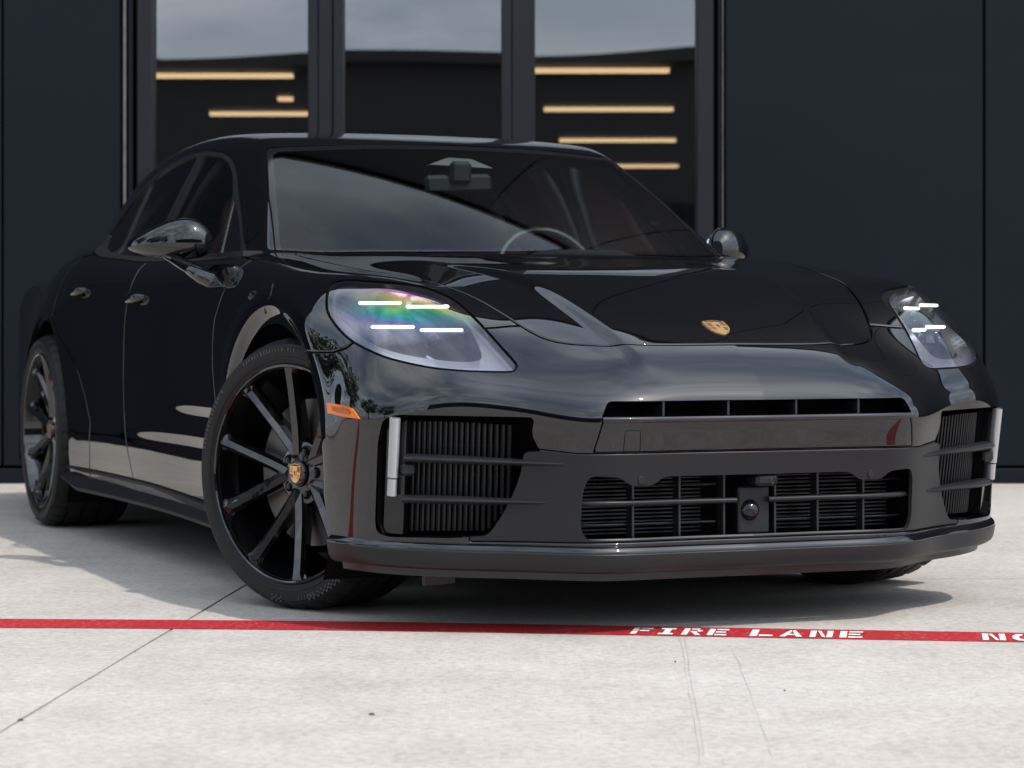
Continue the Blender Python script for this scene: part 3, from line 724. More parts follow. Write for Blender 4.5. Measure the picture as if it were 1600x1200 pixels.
# side intakes
def intake(s):
    P = lambda px: np.array([(p[0], -p[1] if s > 0 else p[1], p[2]) for p in on_body(px)])
    def inset(px, d): 
        q = on_body(px); n_ = normal(q); q = q - n_ * d
        return [Vector((p[0], -p[1] if s > 0 else p[1], p[2])) for p in q]
    # dark box behind
    loop = [(588, 815), (590, 690), (600, 655), (700, 648), (840, 650), (850, 705), (820, 735), (790, 805), (765, 842), (700, 845), (600, 842)]
    fr = inset(loop, .004); bk = inset(loop, .12)
    k = MB(); n = len(loop); k.V = [tuple(p) for p in fr] + [tuple(p) for p in bk]
    k.F = [(i, (i + 1) % n, n + (i + 1) % n, n + i) for i in range(n)] + [tuple(range(n, 2 * n))]
    box = k.obj("air_intake", M['void'], bumper)
    # gloss surround at the top inner corner and along the outer edge
    us = [634 + i * 9.35 for i in range(18)]
    SA_ = inset([(u, 664 + (u - 634) * .055) for u in us], .055); SB_ = inset([(u - 3, 834 if u < 762 else 834 - (u - 762) * 1.25) for u in us], .055)
    for A, B in zip(SA_, SB_):
        MB().tube([A, B], .0042, 6, flat=2.0).obj("slat", M['radiator'], box)
    for v in (703, 747, 792):
        pts = inset([(634 + j * 15, v + (j * .4)) for j in range(11)], .062); MB().tube(pts, .002, 5).obj("thin_bar", M['fin'], box)
    # blades: wing sections that end on the satin fascia
    for (ua, va), (ub, vb), w0 in (((633, 716), (880, 725.5), .052), ((630, 780), (852, 785.5), .050)):
        k = MB(); m = 16; sec = 10; Q = on_body([(ua + (ub - ua) * i / 15, va + (vb - va) * i / 15) for i in range(16)]); QN = normal(Q)
        for i in range(m):
            t = i / (m - 1); q = Q[i].copy(); n_ = QN[i] * [1, 1, 0]; n_ /= np.linalg.norm(n_)
            thick = .0120 * (1 - .55 * t ** 2); dep = w0 * (1 - .62 * t ** 2.5); proud = .012 * (1 - t ** 4) + .0015
            for j in range(sec):
                w = 2 * math.pi * j / sec; off = proud - dep / 2 + dep / 2 * math.cos(w); zz = thick * math.sin(w) * (1 if math.cos(w) < .2 else .9)
                p = q + n_ * off; k.V.append((p[0], -p[1] if s > 0 else p[1], p[2] + zz))
        for i in range(m - 1):
            for j in range(sec): k.F.append((i * sec + j, i * sec + (j + 1) % sec, (i + 1) * sec + (j + 1) % sec, (i + 1) * sec + j))
        k.F.append(tuple(range(sec))); k.F.append(tuple((m - 1) * sec + j for j in range(sec)))
        k.obj("blade", M['satin'], box, smooth=True, angle=50)
    A = inset([(641, 733)], -.004)[0]
    MB().box(A + Vector((-.015, 0, 0)), (.03, .035, .032), bev=.006).obj("sensor_pod", M['satin'], box)
    # running light strip on its glossy panel
    pa = inset([(600, 672), (632, 658), (626, 836), (594, 834)], .016); pb = inset([(600, 672), (632, 658), (626, 836), (594, 834)], .05)
    MB().prism(pa, pb).obj("light_panel", M['gloss'], box)
    top, mid, bot = inset([(617, 652), (613, 745), (611.5, 774)], .001)
    k = MB(); k.tube([top, top.lerp(mid, .5), mid], .0135, 14, flat=1.25); st = k.obj("running_light", M['clear'], box, smooth=True, angle=50)
    ov = Vector((.0125, 0, 0)); MB().tube([top + ov + (mid - top) * .04, mid + ov - (mid - top) * .03], .0042, 8).obj("light_core", M['core'], st, smooth=True)
    MB().tube([mid + (bot - mid) * .08, bot], .0122, 14, flat=1.25).obj("light_tip", M['clear'], st, smooth=True, angle=50)
sided(intake)
# headlights
def rim_only(t, d0, d1):
    B = t.border(); V, N_, T = [], [], []
    for i, j in B:
        n_ = np.cross(t.V[i] - t.V[j], t.N[i]); l = np.linalg.norm(n_)
        if l < 1e-9: continue
        k = len(V); V += [t.V[i] - t.N[i] * d0, t.V[j] - t.N[j] * d0, t.V[j] - t.N[j] * d1, t.V[i] - t.N[i] * d1]; N_ += [n_ / l] * 4
        T += [(k, k + 1, k + 2), (k, k + 2, k + 3)]
    return Tri(np.array(V), np.array(N_), np.array(T))
HLi = catmull([(522, 470), (525, 488), (545, 511), (580, 534), (625, 548), (680, 556), (728, 559), (752, 555), (752, 541), (741, 515), (724, 490), (698, 470), (660, 456), (615, 449), (560, 446), (530, 452)], 4)
module, band = lens_tri.split(g_px(HLi))
LED = [((.428, .862, .813), (.490, .767, .806)), ((.496, .757, .805), (.567, .669, .795)), ((.485, .848, .754), (.545, .753, .744)), ((.553, .741, .743), (.632, .657, .739))]
def headlight(s):
    mk = (lambda t: t) if s > 0 else (lambda t: t.mirrored())
    sg = lambda p: Vector((p[0], s * p[1], p[2]))
    h = mk(lens_tri.moved(-.135)).obj("headlight", M['lamp_dark'], car)
    mk(rim_only(lens_tri, .002, .135)).obj("housing_wall", M['lamp_dark'], h)
    mk(band.moved(-.014).thick(.05)).obj("bezel", M['lamp_grey'], h)
    mk(lens_tri.moved(-.001)).obj("lens", M['lens_l'] if s > 0 else M['lens_r'], h)
    for A, B in LED:
        A, B = Vector(A), Vector(B); d = (B - A); mid = (A + B) / 2; ang = math.atan2(d.y, d.x)
        R = Matrix.Rotation(ang * s if s > 0 else -ang, 3, 'Z'); n_ = Vector((-d.y, d.x, 0)).normalized() * -1
        if n_.x < 0: n_ = -n_
        blk = MB().box(sg(mid - n_ * .035 + Vector((0, 0, -.022))), (d.length * .97, .06, .052), R, bev=.008).obj("light_module", M['lamp_dark'], h)
        MB().box(sg(mid + Vector((0, 0, .004))), (d.length, .012, .0088), R, bev=.0035).obj("led_strip", M['led'], blk)
        for q in (.30, .72):
            c = A.lerp(B, q) - n_ * .006 + Vector((0, 0, -.024)); k = MB(); nn, m = 18, 7; e1 = Vector((-n_.y, n_.x, 0)); V0 = []
            if q > .5: continue
            for i in range(m):
                ph = math.pi / 2 * i / (m - 1); rr = .0195 * math.sin(ph) + 1e-5; hh = .011 * math.cos(ph)
                for j in range(nn):
                    w = 2 * math.pi * j / nn; k.V.append(tuple(sg(c + n_ * hh + e1 * (rr * math.cos(w)) + Vector((0, 0, rr * math.sin(w))))))
            for i in range(m - 1):
                for j in range(nn): k.F.append((i * nn + j, i * nn + (j + 1) % nn, (i + 1) * nn + (j + 1) % nn, (i + 1) * nn + j))
            k.obj("projector_lens", M['gloss'], blk, smooth=True, angle=80)
    # small bright fin at the lower edge of the lamp
    q = on_body([(664, 545), (690, 557)]) ; n_ = normal(q); q = q - n_ * .03
    a, b = [Vector((p[0], -p[1] if s > 0 else p[1], p[2])) for p in q]
    MB().tube([a, b], .004, 6).obj("reflector_fin", M['chrome'], h)
sided(headlight)
# amber side markers, fender blade, bumper screw
def marker(s):
    def pr(px, d):
        q = on_body(px); n_ = normal(q); return [Vector((p[0], -p[1] if s > 0 else p[1], p[2])) for p in q + n_ * d]
    def ps(xz, d):
        P = np.array([(x, 1.3, z) for x, z in xz]); t, _ = march(P, np.tile([0, -1.0, 0], (len(P), 1)), 0, .9, 60); P = P - np.array([0, 1, 0]) * t[:, None]; n_ = normal(P)
        return [Vector((p[0], s * p[1], p[2])) for p in P + n_ * d]
    o = [(.475, .5625), (.52, .5605), (.565, .557), (.60, .5515), (.615, .540), (.628, .527), (.58, .529), (.53, .533), (.487, .5365)]
    mk_ = MB().prism(ps(o, -.006), ps(o, .0045)).obj("side_marker", M['amber'], bumper)
    i_ = [(.505, .554), (.54, .5525), (.575, .549), (.588, .5435), (.592, .538), (.55, .540), (.512, .5435)]
    MB().prism(ps(i_, .002), ps(i_, .0056)).obj("reflector", M['amber_dark'], mk_)
    o = [(416, 447), (427, 443.5), (423, 462), (415.5, 490), (414, 488), (417, 462)]
    MB().prism(pr(o, -.004), pr(o, .0035)).obj("fender_blade", M['paint'], car)
sided(marker)
# crest: shield with stripes, antlers and a small inner shield
def crest(o, ux, uy, un, w, parent, name="crest"):
    """o centre, ux right, uy up, un outward, w width"""
    o, ux, uy, un = Vector(o), Vector(ux).normalized(), Vector(uy).normalized(), Vector(un).normalized()
    W, Hh = w, w * 1.30
    sh = [(-.50, .42), (-.25, .47), (0, .50), (.25, .47), (.50, .42), (.50, .05), (.44, -.18), (.30, -.36), (.12, -.46), (0, -.50), (-.12, -.46), (-.30, -.36), (-.44, -.18), (-.50, .05)]
    f = lambda x, y, d: o + ux * (x * W) + uy * (y * Hh) + un * d
    c = MB().prism([f(x, y, -.002) for x, y in sh], [f(x * .97, y * .97, .0022) for x, y in sh]).obj(name, M['gold'], parent)
    def quad(P, m, d=.0028, nm="enamel"):
        MB().prism([f(x, y, .0015) for x, y in P], [f(x, y, d) for x, y in P]).obj(nm, m, c)
    for qx, qy in ((.06, -.02), (-.44, -.02)):                        # lower left / upper right striping
        pass
    for k in range(3):
        x = .20 + k * .095; quad([(x, .06), (x + .048, .06), (x + .048, .33), (x, .33)], M['red'] if k != 1 else M['black'])
        x = -.42 + k * .095; quad([(x, -.24 + .04 * (2 - k)), (x + .048, -.24 + .03 * (2 - k)), (x + .048, -.04), (x, -.04)], M['red'] if k != 1 else M['black'])
    for k in range(3):
        y = .28 - k * .09; quad([(-.42, y), (-.20, y - .03), (-.20, y - .06), (-.42, y - .035)], M['black'])
        y = -.06 - k * .085; quad([(.18, y), (.40 - k * .05, y - .02), (.40 - k * .05, y - .05), (.18, y - .035)], M['black'])
    quad([(-.13, .14), (0, .17), (.13, .14), (.13, -.05), (.07, -.15), (0, -.19), (-.07, -.15), (-.13, -.05)], M['gold'], .0034, "inner_shield")
    quad([(-.05, .10), (.02, .12), (.06, .06), (.03, -.02), (.05, -.10), (.01, -.12), (-.03, -.02), (-.06, .02)], M['black'], .0040, "rearing_mark")
    quad([(-.40, .36), (.40, .36), (.40, .41), (0, .45), (-.40, .41)], M['black'], .0026, "top_band")
    return c
ep = on_body([(1121, 512)])[0]; en = normal(ep[None])[0]; ep[1] = 0; en[1] = 0
crest(ep + en * .0015, (0, 1, 0), Vector(en).cross(Vector((0, 1, 0))) * 1.0 if False else Vector((-en[2], 0, en[0])), en, .062, car, "hood_crest")
# sills
for s in (1, -1):
    xs = np.linspace(-.46, -2.545, 50); k = MB()
    for x in xs:
        yb = float(YB(np.array([x]), np.array([.24]))[0]); e = float(sstep(np.array([-x]), 2.35, 2.56)[0]); rise = .025 * float(sstep(np.array([-x]), .6, 1.6)[0])
        fl = .010 + .016 * float(sstep(np.array([-x]), 1.2, 2.4)[0])
        P = [(yb - .03, .232 + rise), (yb + .004, .226 + rise), (yb + .007, .220 + rise), (yb - .004, .205 + rise), (yb - .010, .195 + rise * .8), (yb + fl - .004, .176 + rise * .4), (yb + fl, .170 + rise * .4), (yb + fl - .006, .158 + rise * .4), (yb - .05, .150), (yb - .10, .150)]
        k.V += [(x, s * y, z + e * (.225 + rise - z) * .45) for y, z in P]
    n = 10
    for i in range(len(xs) - 1):
        for j in range(n - 1): k.F.append((i * n + j, i * n + j + 1, (i + 1) * n + j + 1, (i + 1) * n + j))
    k.F.append(tuple(range(n))); k.F.append(tuple((len(xs) - 1) * n + j for j in range(n)))
    k.obj("side_sill", M['satin'], car, smooth=True, angle=35)
# door mirrors
def door_mirror(s):
    A, B = Vector((-.925, .872, 1.012)), Vector((-1.150, 1.068, 1.004)); d = (B - A).normalized(); up = Vector((0, 0, 1)); fw = up.cross(d) * -1
    if fw.x < 0: fw = -fw
    tt = [0, .06, .15, .30, .50, .68, .82, .92, .975, 1.0]
    U = curve1(tt, [.028, .052, .070, .077, .068, .051, .036, .022, .011, .002]); Dn = curve1(tt, [.030, .042, .048, .050, .046, .038, .028, .018, .009, .002])
    Fw = curve1(tt, [.020, .042, .060, .074, .074, .064, .048, .031, .015, .002]); Bk = curve1(tt, [.02, .03, .036, .04, .04, .036, .028, .018, .010, .001])
    k = MB(); m, n = 30, 32
    for i in range(m):
        t = i / (m - 1); t = t ** .9 if t < .5 else t; u_, dn, f_, b_ = (float(c(np.array([t]))[0]) for c in (U, Dn, Fw, Bk)); c = A + (B - A) * t
        for j in range(n):
            w = 2 * math.pi * j / n; cw, sw = math.cos(w), math.sin(w); ex = lambda v, p: math.copysign(abs(v) ** p, v)
            p = c + fw * (ex(cw, .85) * (f_ if cw > 0 else b_)) + up * (ex(sw, .85) * (u_ if sw > 0 else dn))
            k.V.append((p.x, s * p.y, p.z))
    for i in range(m - 1):
        for j in range(n): k.F.append((i * n + j, i * n + (j + 1) % n, (i + 1) * n + (j + 1) % n, (i + 1) * n + j))
    k.F.append(tuple(range(n))); k.F.append(tuple((m - 1) * n + j for j in range(n)))
    o = k.obj("door_mirror", M['paint'], car, smooth=True, angle=60)
    pts = [(-.70, .845, .868), (-.735, .900, .885), (-.765, .932, .902), (-.84, .945, .925), (-.92, .957, .946), (-.99, .967, .966), (-1.02, .972, .985)]
    MB().tube([(p[0], s * p[1], p[2]) for p in pts], [.040, .038, .034, .030, .027, .030, .034], 14, flat=.7).obj("mirror_arm", M['paint'], o, smooth=True, angle=60)
    c = A.lerp(B, .48) - fw * .038; ring = []
    for j in range(28):
        w = 2 * math.pi * j / 28; p = c + d * (.115 * math.cos(w)) + up * (.052 * math.sin(w) + .006); ring.append(p)
    MB().prism([(p.x, s * p.y, p.z) for p in ring], [((p - fw * .006).x, s * (p - fw * .006).y, p.z) for p in ring]).obj("mirror_glass", M['mirror'], o)
sided(door_mirror)

# ------------------------------------------------------------------ wheels
def build_wheel(w, name):
    """axis along y, outer face towards +y"""
    root = empty(name, (0, 0, 0), 0, car); h = w / 2; R = WHEEL_R
    # tyre
    prof = [(.282, -h + .014), (.300, -h + .004), (.322, -h), (.342, -h + .006), (.354, -h + .018), (.3605, -h + .034)]
    for g0 in (-.30, -.10, .10, .30):
        a = g0 * w; prof += [(R, a - .010), (R, a - .0055), (R - .007, a - .0045), (R - .007, a + .0045), (R, a + .0055), (R, a + .010)]
    prof += [(.3605, h - .034), (.354, h - .018), (.3465, h - .009), (.3455, h - .0055), (.3385, h - .003), (.3375, h - .0005), (.322, h), (.312, h - .0005), (.311, h + .0012), (.304, h - .001), (.303, h - .003), (.296, h - .006), (.288, h - .011), (.282, h - .014)]
    k = MB().lathe(prof, 'y', 216); m = len(prof)
    V = np.array(k.V).reshape(216, m, 3)
    for j in range(216):                                   # cross sipes on the shoulders
        if j % 6 == 0:
            for i in range(m):
                r_, a = prof[i]
                if r_ > .35 and abs(a) > h * .62: V[j, i, 0] *= (r_ - .0055) / r_; V[j, i, 2] *= (r_ - .0055) / r_
    V[:, :, 2] = np.maximum(V[:, :, 2], -.3618)
    k.V = [tuple(v) for v in V.reshape(-1, 3)]
    ty = k.obj("tyre", M['tyre'], root, smooth=True, angle=40)
    ck = MB()                                              # chequered band and raised marks on the sidewall
    for a0, n_ in ((-128, 15), (-88, 5)):
        for q in range(n_):
            for row in range(3):
                if (q + row) % 2: continue
                w0 = math.radians(a0 + q * 1.5); w1 = w0 + math.radians(1.3); r0 = .325 + row * .006
                P = [(r0, w0), (r0, w1), (r0 + .005, w1), (r0 + .005, w0)]
                ck.prism([(r_ * math.cos(w_), h - .003, r_ * math.sin(w_)) for r_, w_ in P], [(r_ * math.cos(w_), h + .0016, r_ * math.sin(w_)) for r_, w_ in P])
    for a0, a1 in ((60, 96), (140, 176), (250, 262), (10, 40)):  # worn moulded lettering, too fine to read
        random.seed(int(a0)); a = a0
        while a < a1:
            w0 = math.radians(a); w1 = math.radians(a + .5 + random.random() * .9); r0, r1 = .3265, .3365
            P = [(r0, w0), (r0, w1), (r1, w1), (r1, w0)]; ck.prism([(r_ * math.cos(w_), h - .003, r_ * math.sin(w_)) for r_, w_ in P], [(r_ * math.cos(w_), h + .0010, r_ * math.sin(w_)) for r_, w_ in P]); a += 2.1
    ck.obj("sidewall_marks", M['tyre_mark'], ty)["kind"] = "stuff"
    f0 = h - .020                                          # depth of the rim edge
    rim = MB().lathe([(.283, f0 + .004), (.292, f0 + .012), (.2915, f0 + .017), (.2885, f0 + .0185), (.2852, f0 + .016), (.283, f0 + .008), (.2805, f0 - .010), (.276, f0 - .030), (.270, f0 - .055), (.262, -.03), (.262, -h + .03), (.285, -h + .02)], 'y', 128).obj("rim", M['rim'], root, smooth=True, angle=35)
    face = f0 + .004
    hub = MB().lathe([(.0, face - .030), (.030, face - .030), (.036, face - .027), (.038, face - .036), (.060, face - .042), (.078, face - .043), (.084, face - .046), (.080, face - .09)], 'y', 60).obj("hub", M['rim'], root, smooth=True, angle=25)
    for q in range(5):
        w_ = math.radians(q * 72 + 33); c = (.0585 * math.cos(w_), 0, .0585 * math.sin(w_))
        MB().lathe([(0, face - .0405), (.0135, face - .0405), (.0150, face - .0395), (.0155, face - .043), (.0155, face - .05)], 'y', 20, c).obj("bolt_pocket", M['void'], hub, smooth=True)
        MB().lathe([(0, face - .034), (.005, face - .034), (.0052, face - .036), (.0085, face - .036), (.0088, face - .046)], 'y', 6, c).obj("wheel_bolt", M['caliper'], hub)
    for q in range(5):
        for sd in (-1, 1):
            base = math.radians(q * 72 + 33); k = MB(); bd = Vector((math.cos(base), 0, math.sin(base))); bt = Vector((-bd.z, 0, bd.x))
            rs = [.066, .095, .135, .180, .225, .262, .284]; fa = [-.029, -.027, -.023, -.016, -.008, .001, .0065]; wf = [.0135, .0140, .0138, .0130, .0128, .0145, .027]; wb = [.019, .0205, .0205, .0195, .0192, .0215, .038]; dp = [.05, .05, .046, .042, .038, .034, .030]
            p0 = bd * .042 + bt * (sd * .029); p1 = bd * .263 + bt * (sd * .0855)
            d = (p1 - p0).normalized(); t_ = Vector((-d.z, 0, d.x))
            for r_, f_, a, b, dd in zip(rs, fa, wf, wb, dp):
                c = p0 + d * (r_ - .066) * 1.125
                for x_, y_ in ((-b, f_ - dd), (-b, f_ - .024), (-a, f_ - .0115), (-.0012, f_ + .0005), (a * .95, f_ - .0085), (b, f_ - .022), (b, f_ - dd)): pp = c + t_ * x_; k.V.append((pp.x, face + y_, pp.z))
            n = 7
            for i in range(len(rs) - 1):
                for j in range(n): k.F.append((i * n + j, i * n + (j + 1) % n, (i + 1) * n + (j + 1) % n, (i + 1) * n + j))
            k.F.append(tuple(range(n))); k.F.append(tuple((len(rs) - 1) * n + j for j in range(n)))
            k.obj("spoke", M['rim'], rim)
    cap = MB().lathe([(0, face - .0215), (.026, face - .0225), (.031, face - .025), (.033, face - .030)], 'y', 40).obj("centre_cap", M['rim'], hub, smooth=True, angle=60)
    cap.parent = root
    crest((0, face - .0205, 0), (-1, 0, 0), (0, 0, 1), (0, 1, 0), .040, cap, "cap_crest") if False else None
    MB().lathe([(.08, .030), (.198, .030), (.198, .0), (.08, .0)], 'y', 72, close=True).obj("brake_disc", M['disc'], root, smooth=True, angle=30)
    MB().lathe([(.0, .035), (.09, .035), (.098, .028), (.098, -.05)], 'y', 40).obj("disc_bell", M['caliper'], root, smooth=True, angle=30)
    k = MB(); n = 14
    for i in range(n):
        w_ = math.radians(130 + i * 5.4)
        for r_, a in ((.145, .052), (.215, .052), (.225, .02), (.215, -.03), (.145, -.03)): k.V.append((r_ * math.cos(w_), a, r_ * math.sin(w_)))
    for i in range(n - 1):
        for j in range(5): k.F.append((i * 5 + j, i * 5 + (j + 1) % 5, (i + 1) * 5 + (j + 1) % 5, (i + 1) * 5 + j))
    k.F += [tuple(range(5)), tuple((n - 1) * 5 + j for j in range(5))]
    k.obj("brake_caliper", M['caliper'], root, smooth=True, angle=40)
    # crest on the centre cap, simplified to cap size
    sub = crest((0, face - .0215, 0), (-1, 0, 0), (0, 0, 1), (0, 1, 0), .042, root, "cap_crest")
    return root
STEER = math.radians(25.0)
def clone(o, parent):
    c = o.copy(); COL.objects.link(c); c.parent = parent
    for ch in list(o.children): clone(ch, c)
    return c
wf = build_wheel(.262, "front_wheel"); wr = build_wheel(.300, "rear_wheel")
wf2 = clone(wf, car); wr2 = clone(wr, car)
FT, RT = .826, .812
for o, x, y, a, spin in ((wf, .03, -FT - .003, math.pi + STEER, 0), (wf2, .03, FT, STEER, 0), (wr, -2.95, -RT, math.pi, 0), (wr2, -2.95, RT, 0, 0)):
    o.location = (x, y, .362); o.rotation_euler = (0, 0, a)
wf["label"] = "turned front wheel nearest the camera"; 
# wheel wells and underbody
for s in (1, -1):
    for wx, rr in ((0, .445), (-2.95, .44)):
        k = MB(); n = 26
        for yy in (.935, .50):
            for i in range(n):
                a = math.radians(-35 + 250 * i / (n - 1)); k.V.append((wx + rr * math.cos(a), s * yy, .362 + rr * math.sin(a)))
        k.F = [(i, i + 1, n + i + 1, n + i) for i in range(n - 1)] + [tuple(range(n, 2 * n))]
        k.obj("wheel_well", M['void'], car)
MB().box((-1.45, 0, .20), (2.05, 1.62, .05)).box((.55, 0, .20), (.28, 1.55, .05)).box((0, 0, .25), (1.0, .96, .12)).box((-2.95, 0, .28), (1.1, .96, .12)).box((-3.75, 0, .28), (.55, 1.3, .12)).obj("underbody", M['void'], car)

# ------------------------------------------------------------------ cabin
roof_in, _ = H.split(lambda V: 1.20 - V[:, 2]); roof_in, _ = roof_in.split(lambda V: V[:, 0] + 1.16)
both(roof_in.moved(-.035)).obj("headliner", M['headliner'], car)
k = MB(); ns = 25
XS = [-.50, -.62, -.80, -.98, -1.06, -1.10, -1.10]
for i in range(ns):
    y = -.74 + 1.48 * i / (ns - 1); hump = .040 * math.exp(-((y - .385) / .19) ** 4)
    for x, z in zip(XS, (.925, .950, .962, .966 , .955, .92, .60)):
        k.V.append((x - .12 * (y / .74) ** 2, y, z + (hump if -1.08 < x < -.75 else 0)))
n = len(XS)
for i in range(ns - 1):
    for j in range(n - 1): k.F.append((i * n + j, i * n + j + 1, (i + 1) * n + j + 1, (i + 1) * n + j))
k.obj("dashboard", M['trim'], car, smooth=True, angle=50)
MB().box((-1.9, 0, .56), (2.6, 1.5, .04)).obj("cabin_floor", M['void'], car)
for s in (1, -1):
    MB().box((-1.75, s * .80, .80), (2.1, .06, .36)).obj("door_card", M['trim'], car)
    P = [(-1.82, .80, .95), (-1.80, .755, 1.08), (-1.78, .685, 1.21), (-1.76, .60, 1.32)]
    MB().tube([(x, s * (y - .025), z) for x, y, z in P], .042, 10, flat=.6).obj("pillar_trim", M['pillar'], car, smooth=True, angle=60)
    P = [(-2.60, .74, 1.0), (-2.62, .68, 1.14), (-2.50, .60, 1.27)]
    MB().tube([(x, s * (y - .03), z) for x, y, z in P], .05, 10, flat=.6).obj("pillar_trim", M['trim'], car, smooth=True, angle=60)
def seat(x, y, front=True):
    root = empty("seat", (x, y, 0), 0, car); k = MB()
    H_ = [(.50, .25, .055), (.62, .265, .075), (.80, .27, .080), (.95, .255, .075), (1.03, .205, .062), (1.09, .155, .055), (1.15, .145, .052), (1.195, .125, .045), (1.215, .08, .025)]
    n = 20
    for z, hw, th in H_:
        xo = -(z - .5) * .36
        for j in range(n):
            w = 2 * math.pi * j / n; ex = lambda v, p: math.copysign(abs(v) ** p, v)
            yv = ex(math.cos(w), .6) * hw; k.V.append((xo + ex(math.sin(w), .6) * th + (.04 if abs(math.cos(w)) > .75 and .55 < z < 1.0 else 0), yv, z if front else z - .05))
    for i in range(len(H_) - 1):
        for j in range(n): k.F.append((i * n + j, i * n + (j + 1) % n, (i + 1) * n + (j + 1) % n, (i + 1) * n + j))
    k.F.append(tuple((len(H_) - 1) * n + j for j in range(n)))
    k.obj("backrest", M['leather'], root, smooth=True, angle=60)
    MB().box((.24, 0, .60), (.52, .52, .16), bev=.05).obj("cushion", M['leather'], root)
for x, y, fr in ((-1.72, .385, True), (-1.72, -.385, True), (-2.58, .38, False), (-2.58, -.38, False)): seat(x, y, fr)
st = empty("steering_wheel", (-1.22, .385, .915), 0, car); st.rotation_euler = (0, math.radians(68), 0)
k = MB(); n, m = 40, 10
for i in range(n):
    a = 2 * math.pi * i / n
    for j in range(m):
        b = 2 * math.pi * j / m; r = .178 + .016 * math.cos(b); k.V.append((r * math.cos(a), r * math.sin(a), .016 * math.sin(b)))
for i in range(n):
    for j in range(m): k.F.append((i * m + j, ((i + 1) % n) * m + j, ((i + 1) % n) * m + (j + 1) % m, i * m + (j + 1) % m))
k.obj("rim", M['trim'], st, smooth=True)
MB().box((0, 0, .01), (.11, .14, .05), bev=.015).obj("hub", M['trim'], st)
for a in (90, -90, 0): MB().box((.115 * math.cos(math.radians(a)), .115 * math.sin(math.radians(a)), 0), (.12, .035, .018), Matrix.Rotation(math.radians(a), 3, 'Z'), bev=.004).obj("spoke", M['trim'], st)
rv = MB().box((-1.105, .018, 1.219), (.025, .235, .062), Matrix.Rotation(math.radians(3), 3, 'X'), bev=.012).obj("rear_view_mirror", M['trim'], car)
MB().box((-1.09, .02, 1.255), (.03, .075, .075), bev=.012).obj("mirror_mount", M['trim'], rv)
MB().prism([(-1.09, -.085, 1.279), (-1.09, .135, 1.272), (-1.09, .06, 1.300), (-1.09, -.02, 1.304)], [(-1.13, -.085, 1.279), (-1.13, .135, 1.272), (-1.13, .06, 1.300), (-1.13, -.02, 1.304)]).obj("sensor_cover", M['pillar'], rv)
# ------------------------------------------------------------------ setting: ground and markings
def concrete_mat():
    m = mat("broomed_concrete", (.5, .48, .45), .9, spec=.25); nt = m.node_tree; N, L = nt.nodes.new, nt.links.new; b = nt.nodes['Principled BSDF']
    g = N('ShaderNodeNewGeometry')
    def noise(scale, detail=6, rough=.6, vec=None):
        n = N('ShaderNodeTexNoise'); n.inputs['Scale'].default_value = scale; n.inputs['Detail'].default_value = detail; n.inputs['Roughness'].default_value = rough
        L(vec or g.outputs['Position'], n.inputs['Vector']); return n.outputs['Fac']
    def ramp(v, p0, c0, p1, c1):
        r = N('ShaderNodeValToRGB'); e = r.color_ramp.elements; e[0].position, e[0].color = p0, (*c0, 1); e[1].position, e[1].color = p1, (*c1, 1); L(v, r.inputs[0]); return r.outputs[0]
    def mul(a, c, f=1.0):
        x = N('ShaderNodeMix'); x.data_type = 'RGBA'; x.blend_type = 'MULTIPLY'; x.inputs['Factor'].default_value = f; L(a, x.inputs['A']); L(c, x.inputs['B']); return x.outputs['Result']
    big = ramp(noise(.55, 5), .30, (.405, .368, .325), .72, (.480, .447, .405))
    mid = ramp(noise(4.5, 8, .75), .32, (.82, .81, .80), .60, (1.06, 1.055, 1.05))
    fine = ramp(noise(48, 6, .75), .34, (.66, .65, .64), .58, (1.10, 1.10, 1.10))
    pit = ramp(noise(230, 4, .75), .30, (.40, .39, .38), .47, (1.03, 1.03, 1.03))
    mp = N('ShaderNodeMapping'); mp.inputs['Rotation'].default_value = (0, 0, .07); mp.inputs['Scale'].default_value = (160, 5, 1); L(g.outputs['Position'], mp.inputs[0])
    streak = noise(1.0, 3, .6, mp.outputs[0]); stc = ramp(streak, .3, (.965, .965, .965), .7, (1.02, 1.02, 1.02))
    stain = ramp(noise(1.3, 7, .75), .58, (1, 1, 1), .78, (.80, .785, .76))
    c = mul(mul(mul(mul(mul(big, mid, .75), fine, .7), pit, .65), stc, .8), stain, .8)
    L(c, b.inputs['Base Color'])
    bp = N('ShaderNodeBump'); bp.inputs['Strength'].default_value = .15; bp.inputs['Distance'].default_value = .002; L(streak, bp.inputs['Height'])
    b2 = N('ShaderNodeBump'); b2.inputs['Strength'].default_value = .3; b2.inputs['Distance'].default_value = .003; L(noise(120, 4), b2.inputs['Height']); L(bp.outputs[0], b2.inputs['Normal']); L(b2.outputs[0], b.inputs['Normal'])
    return m
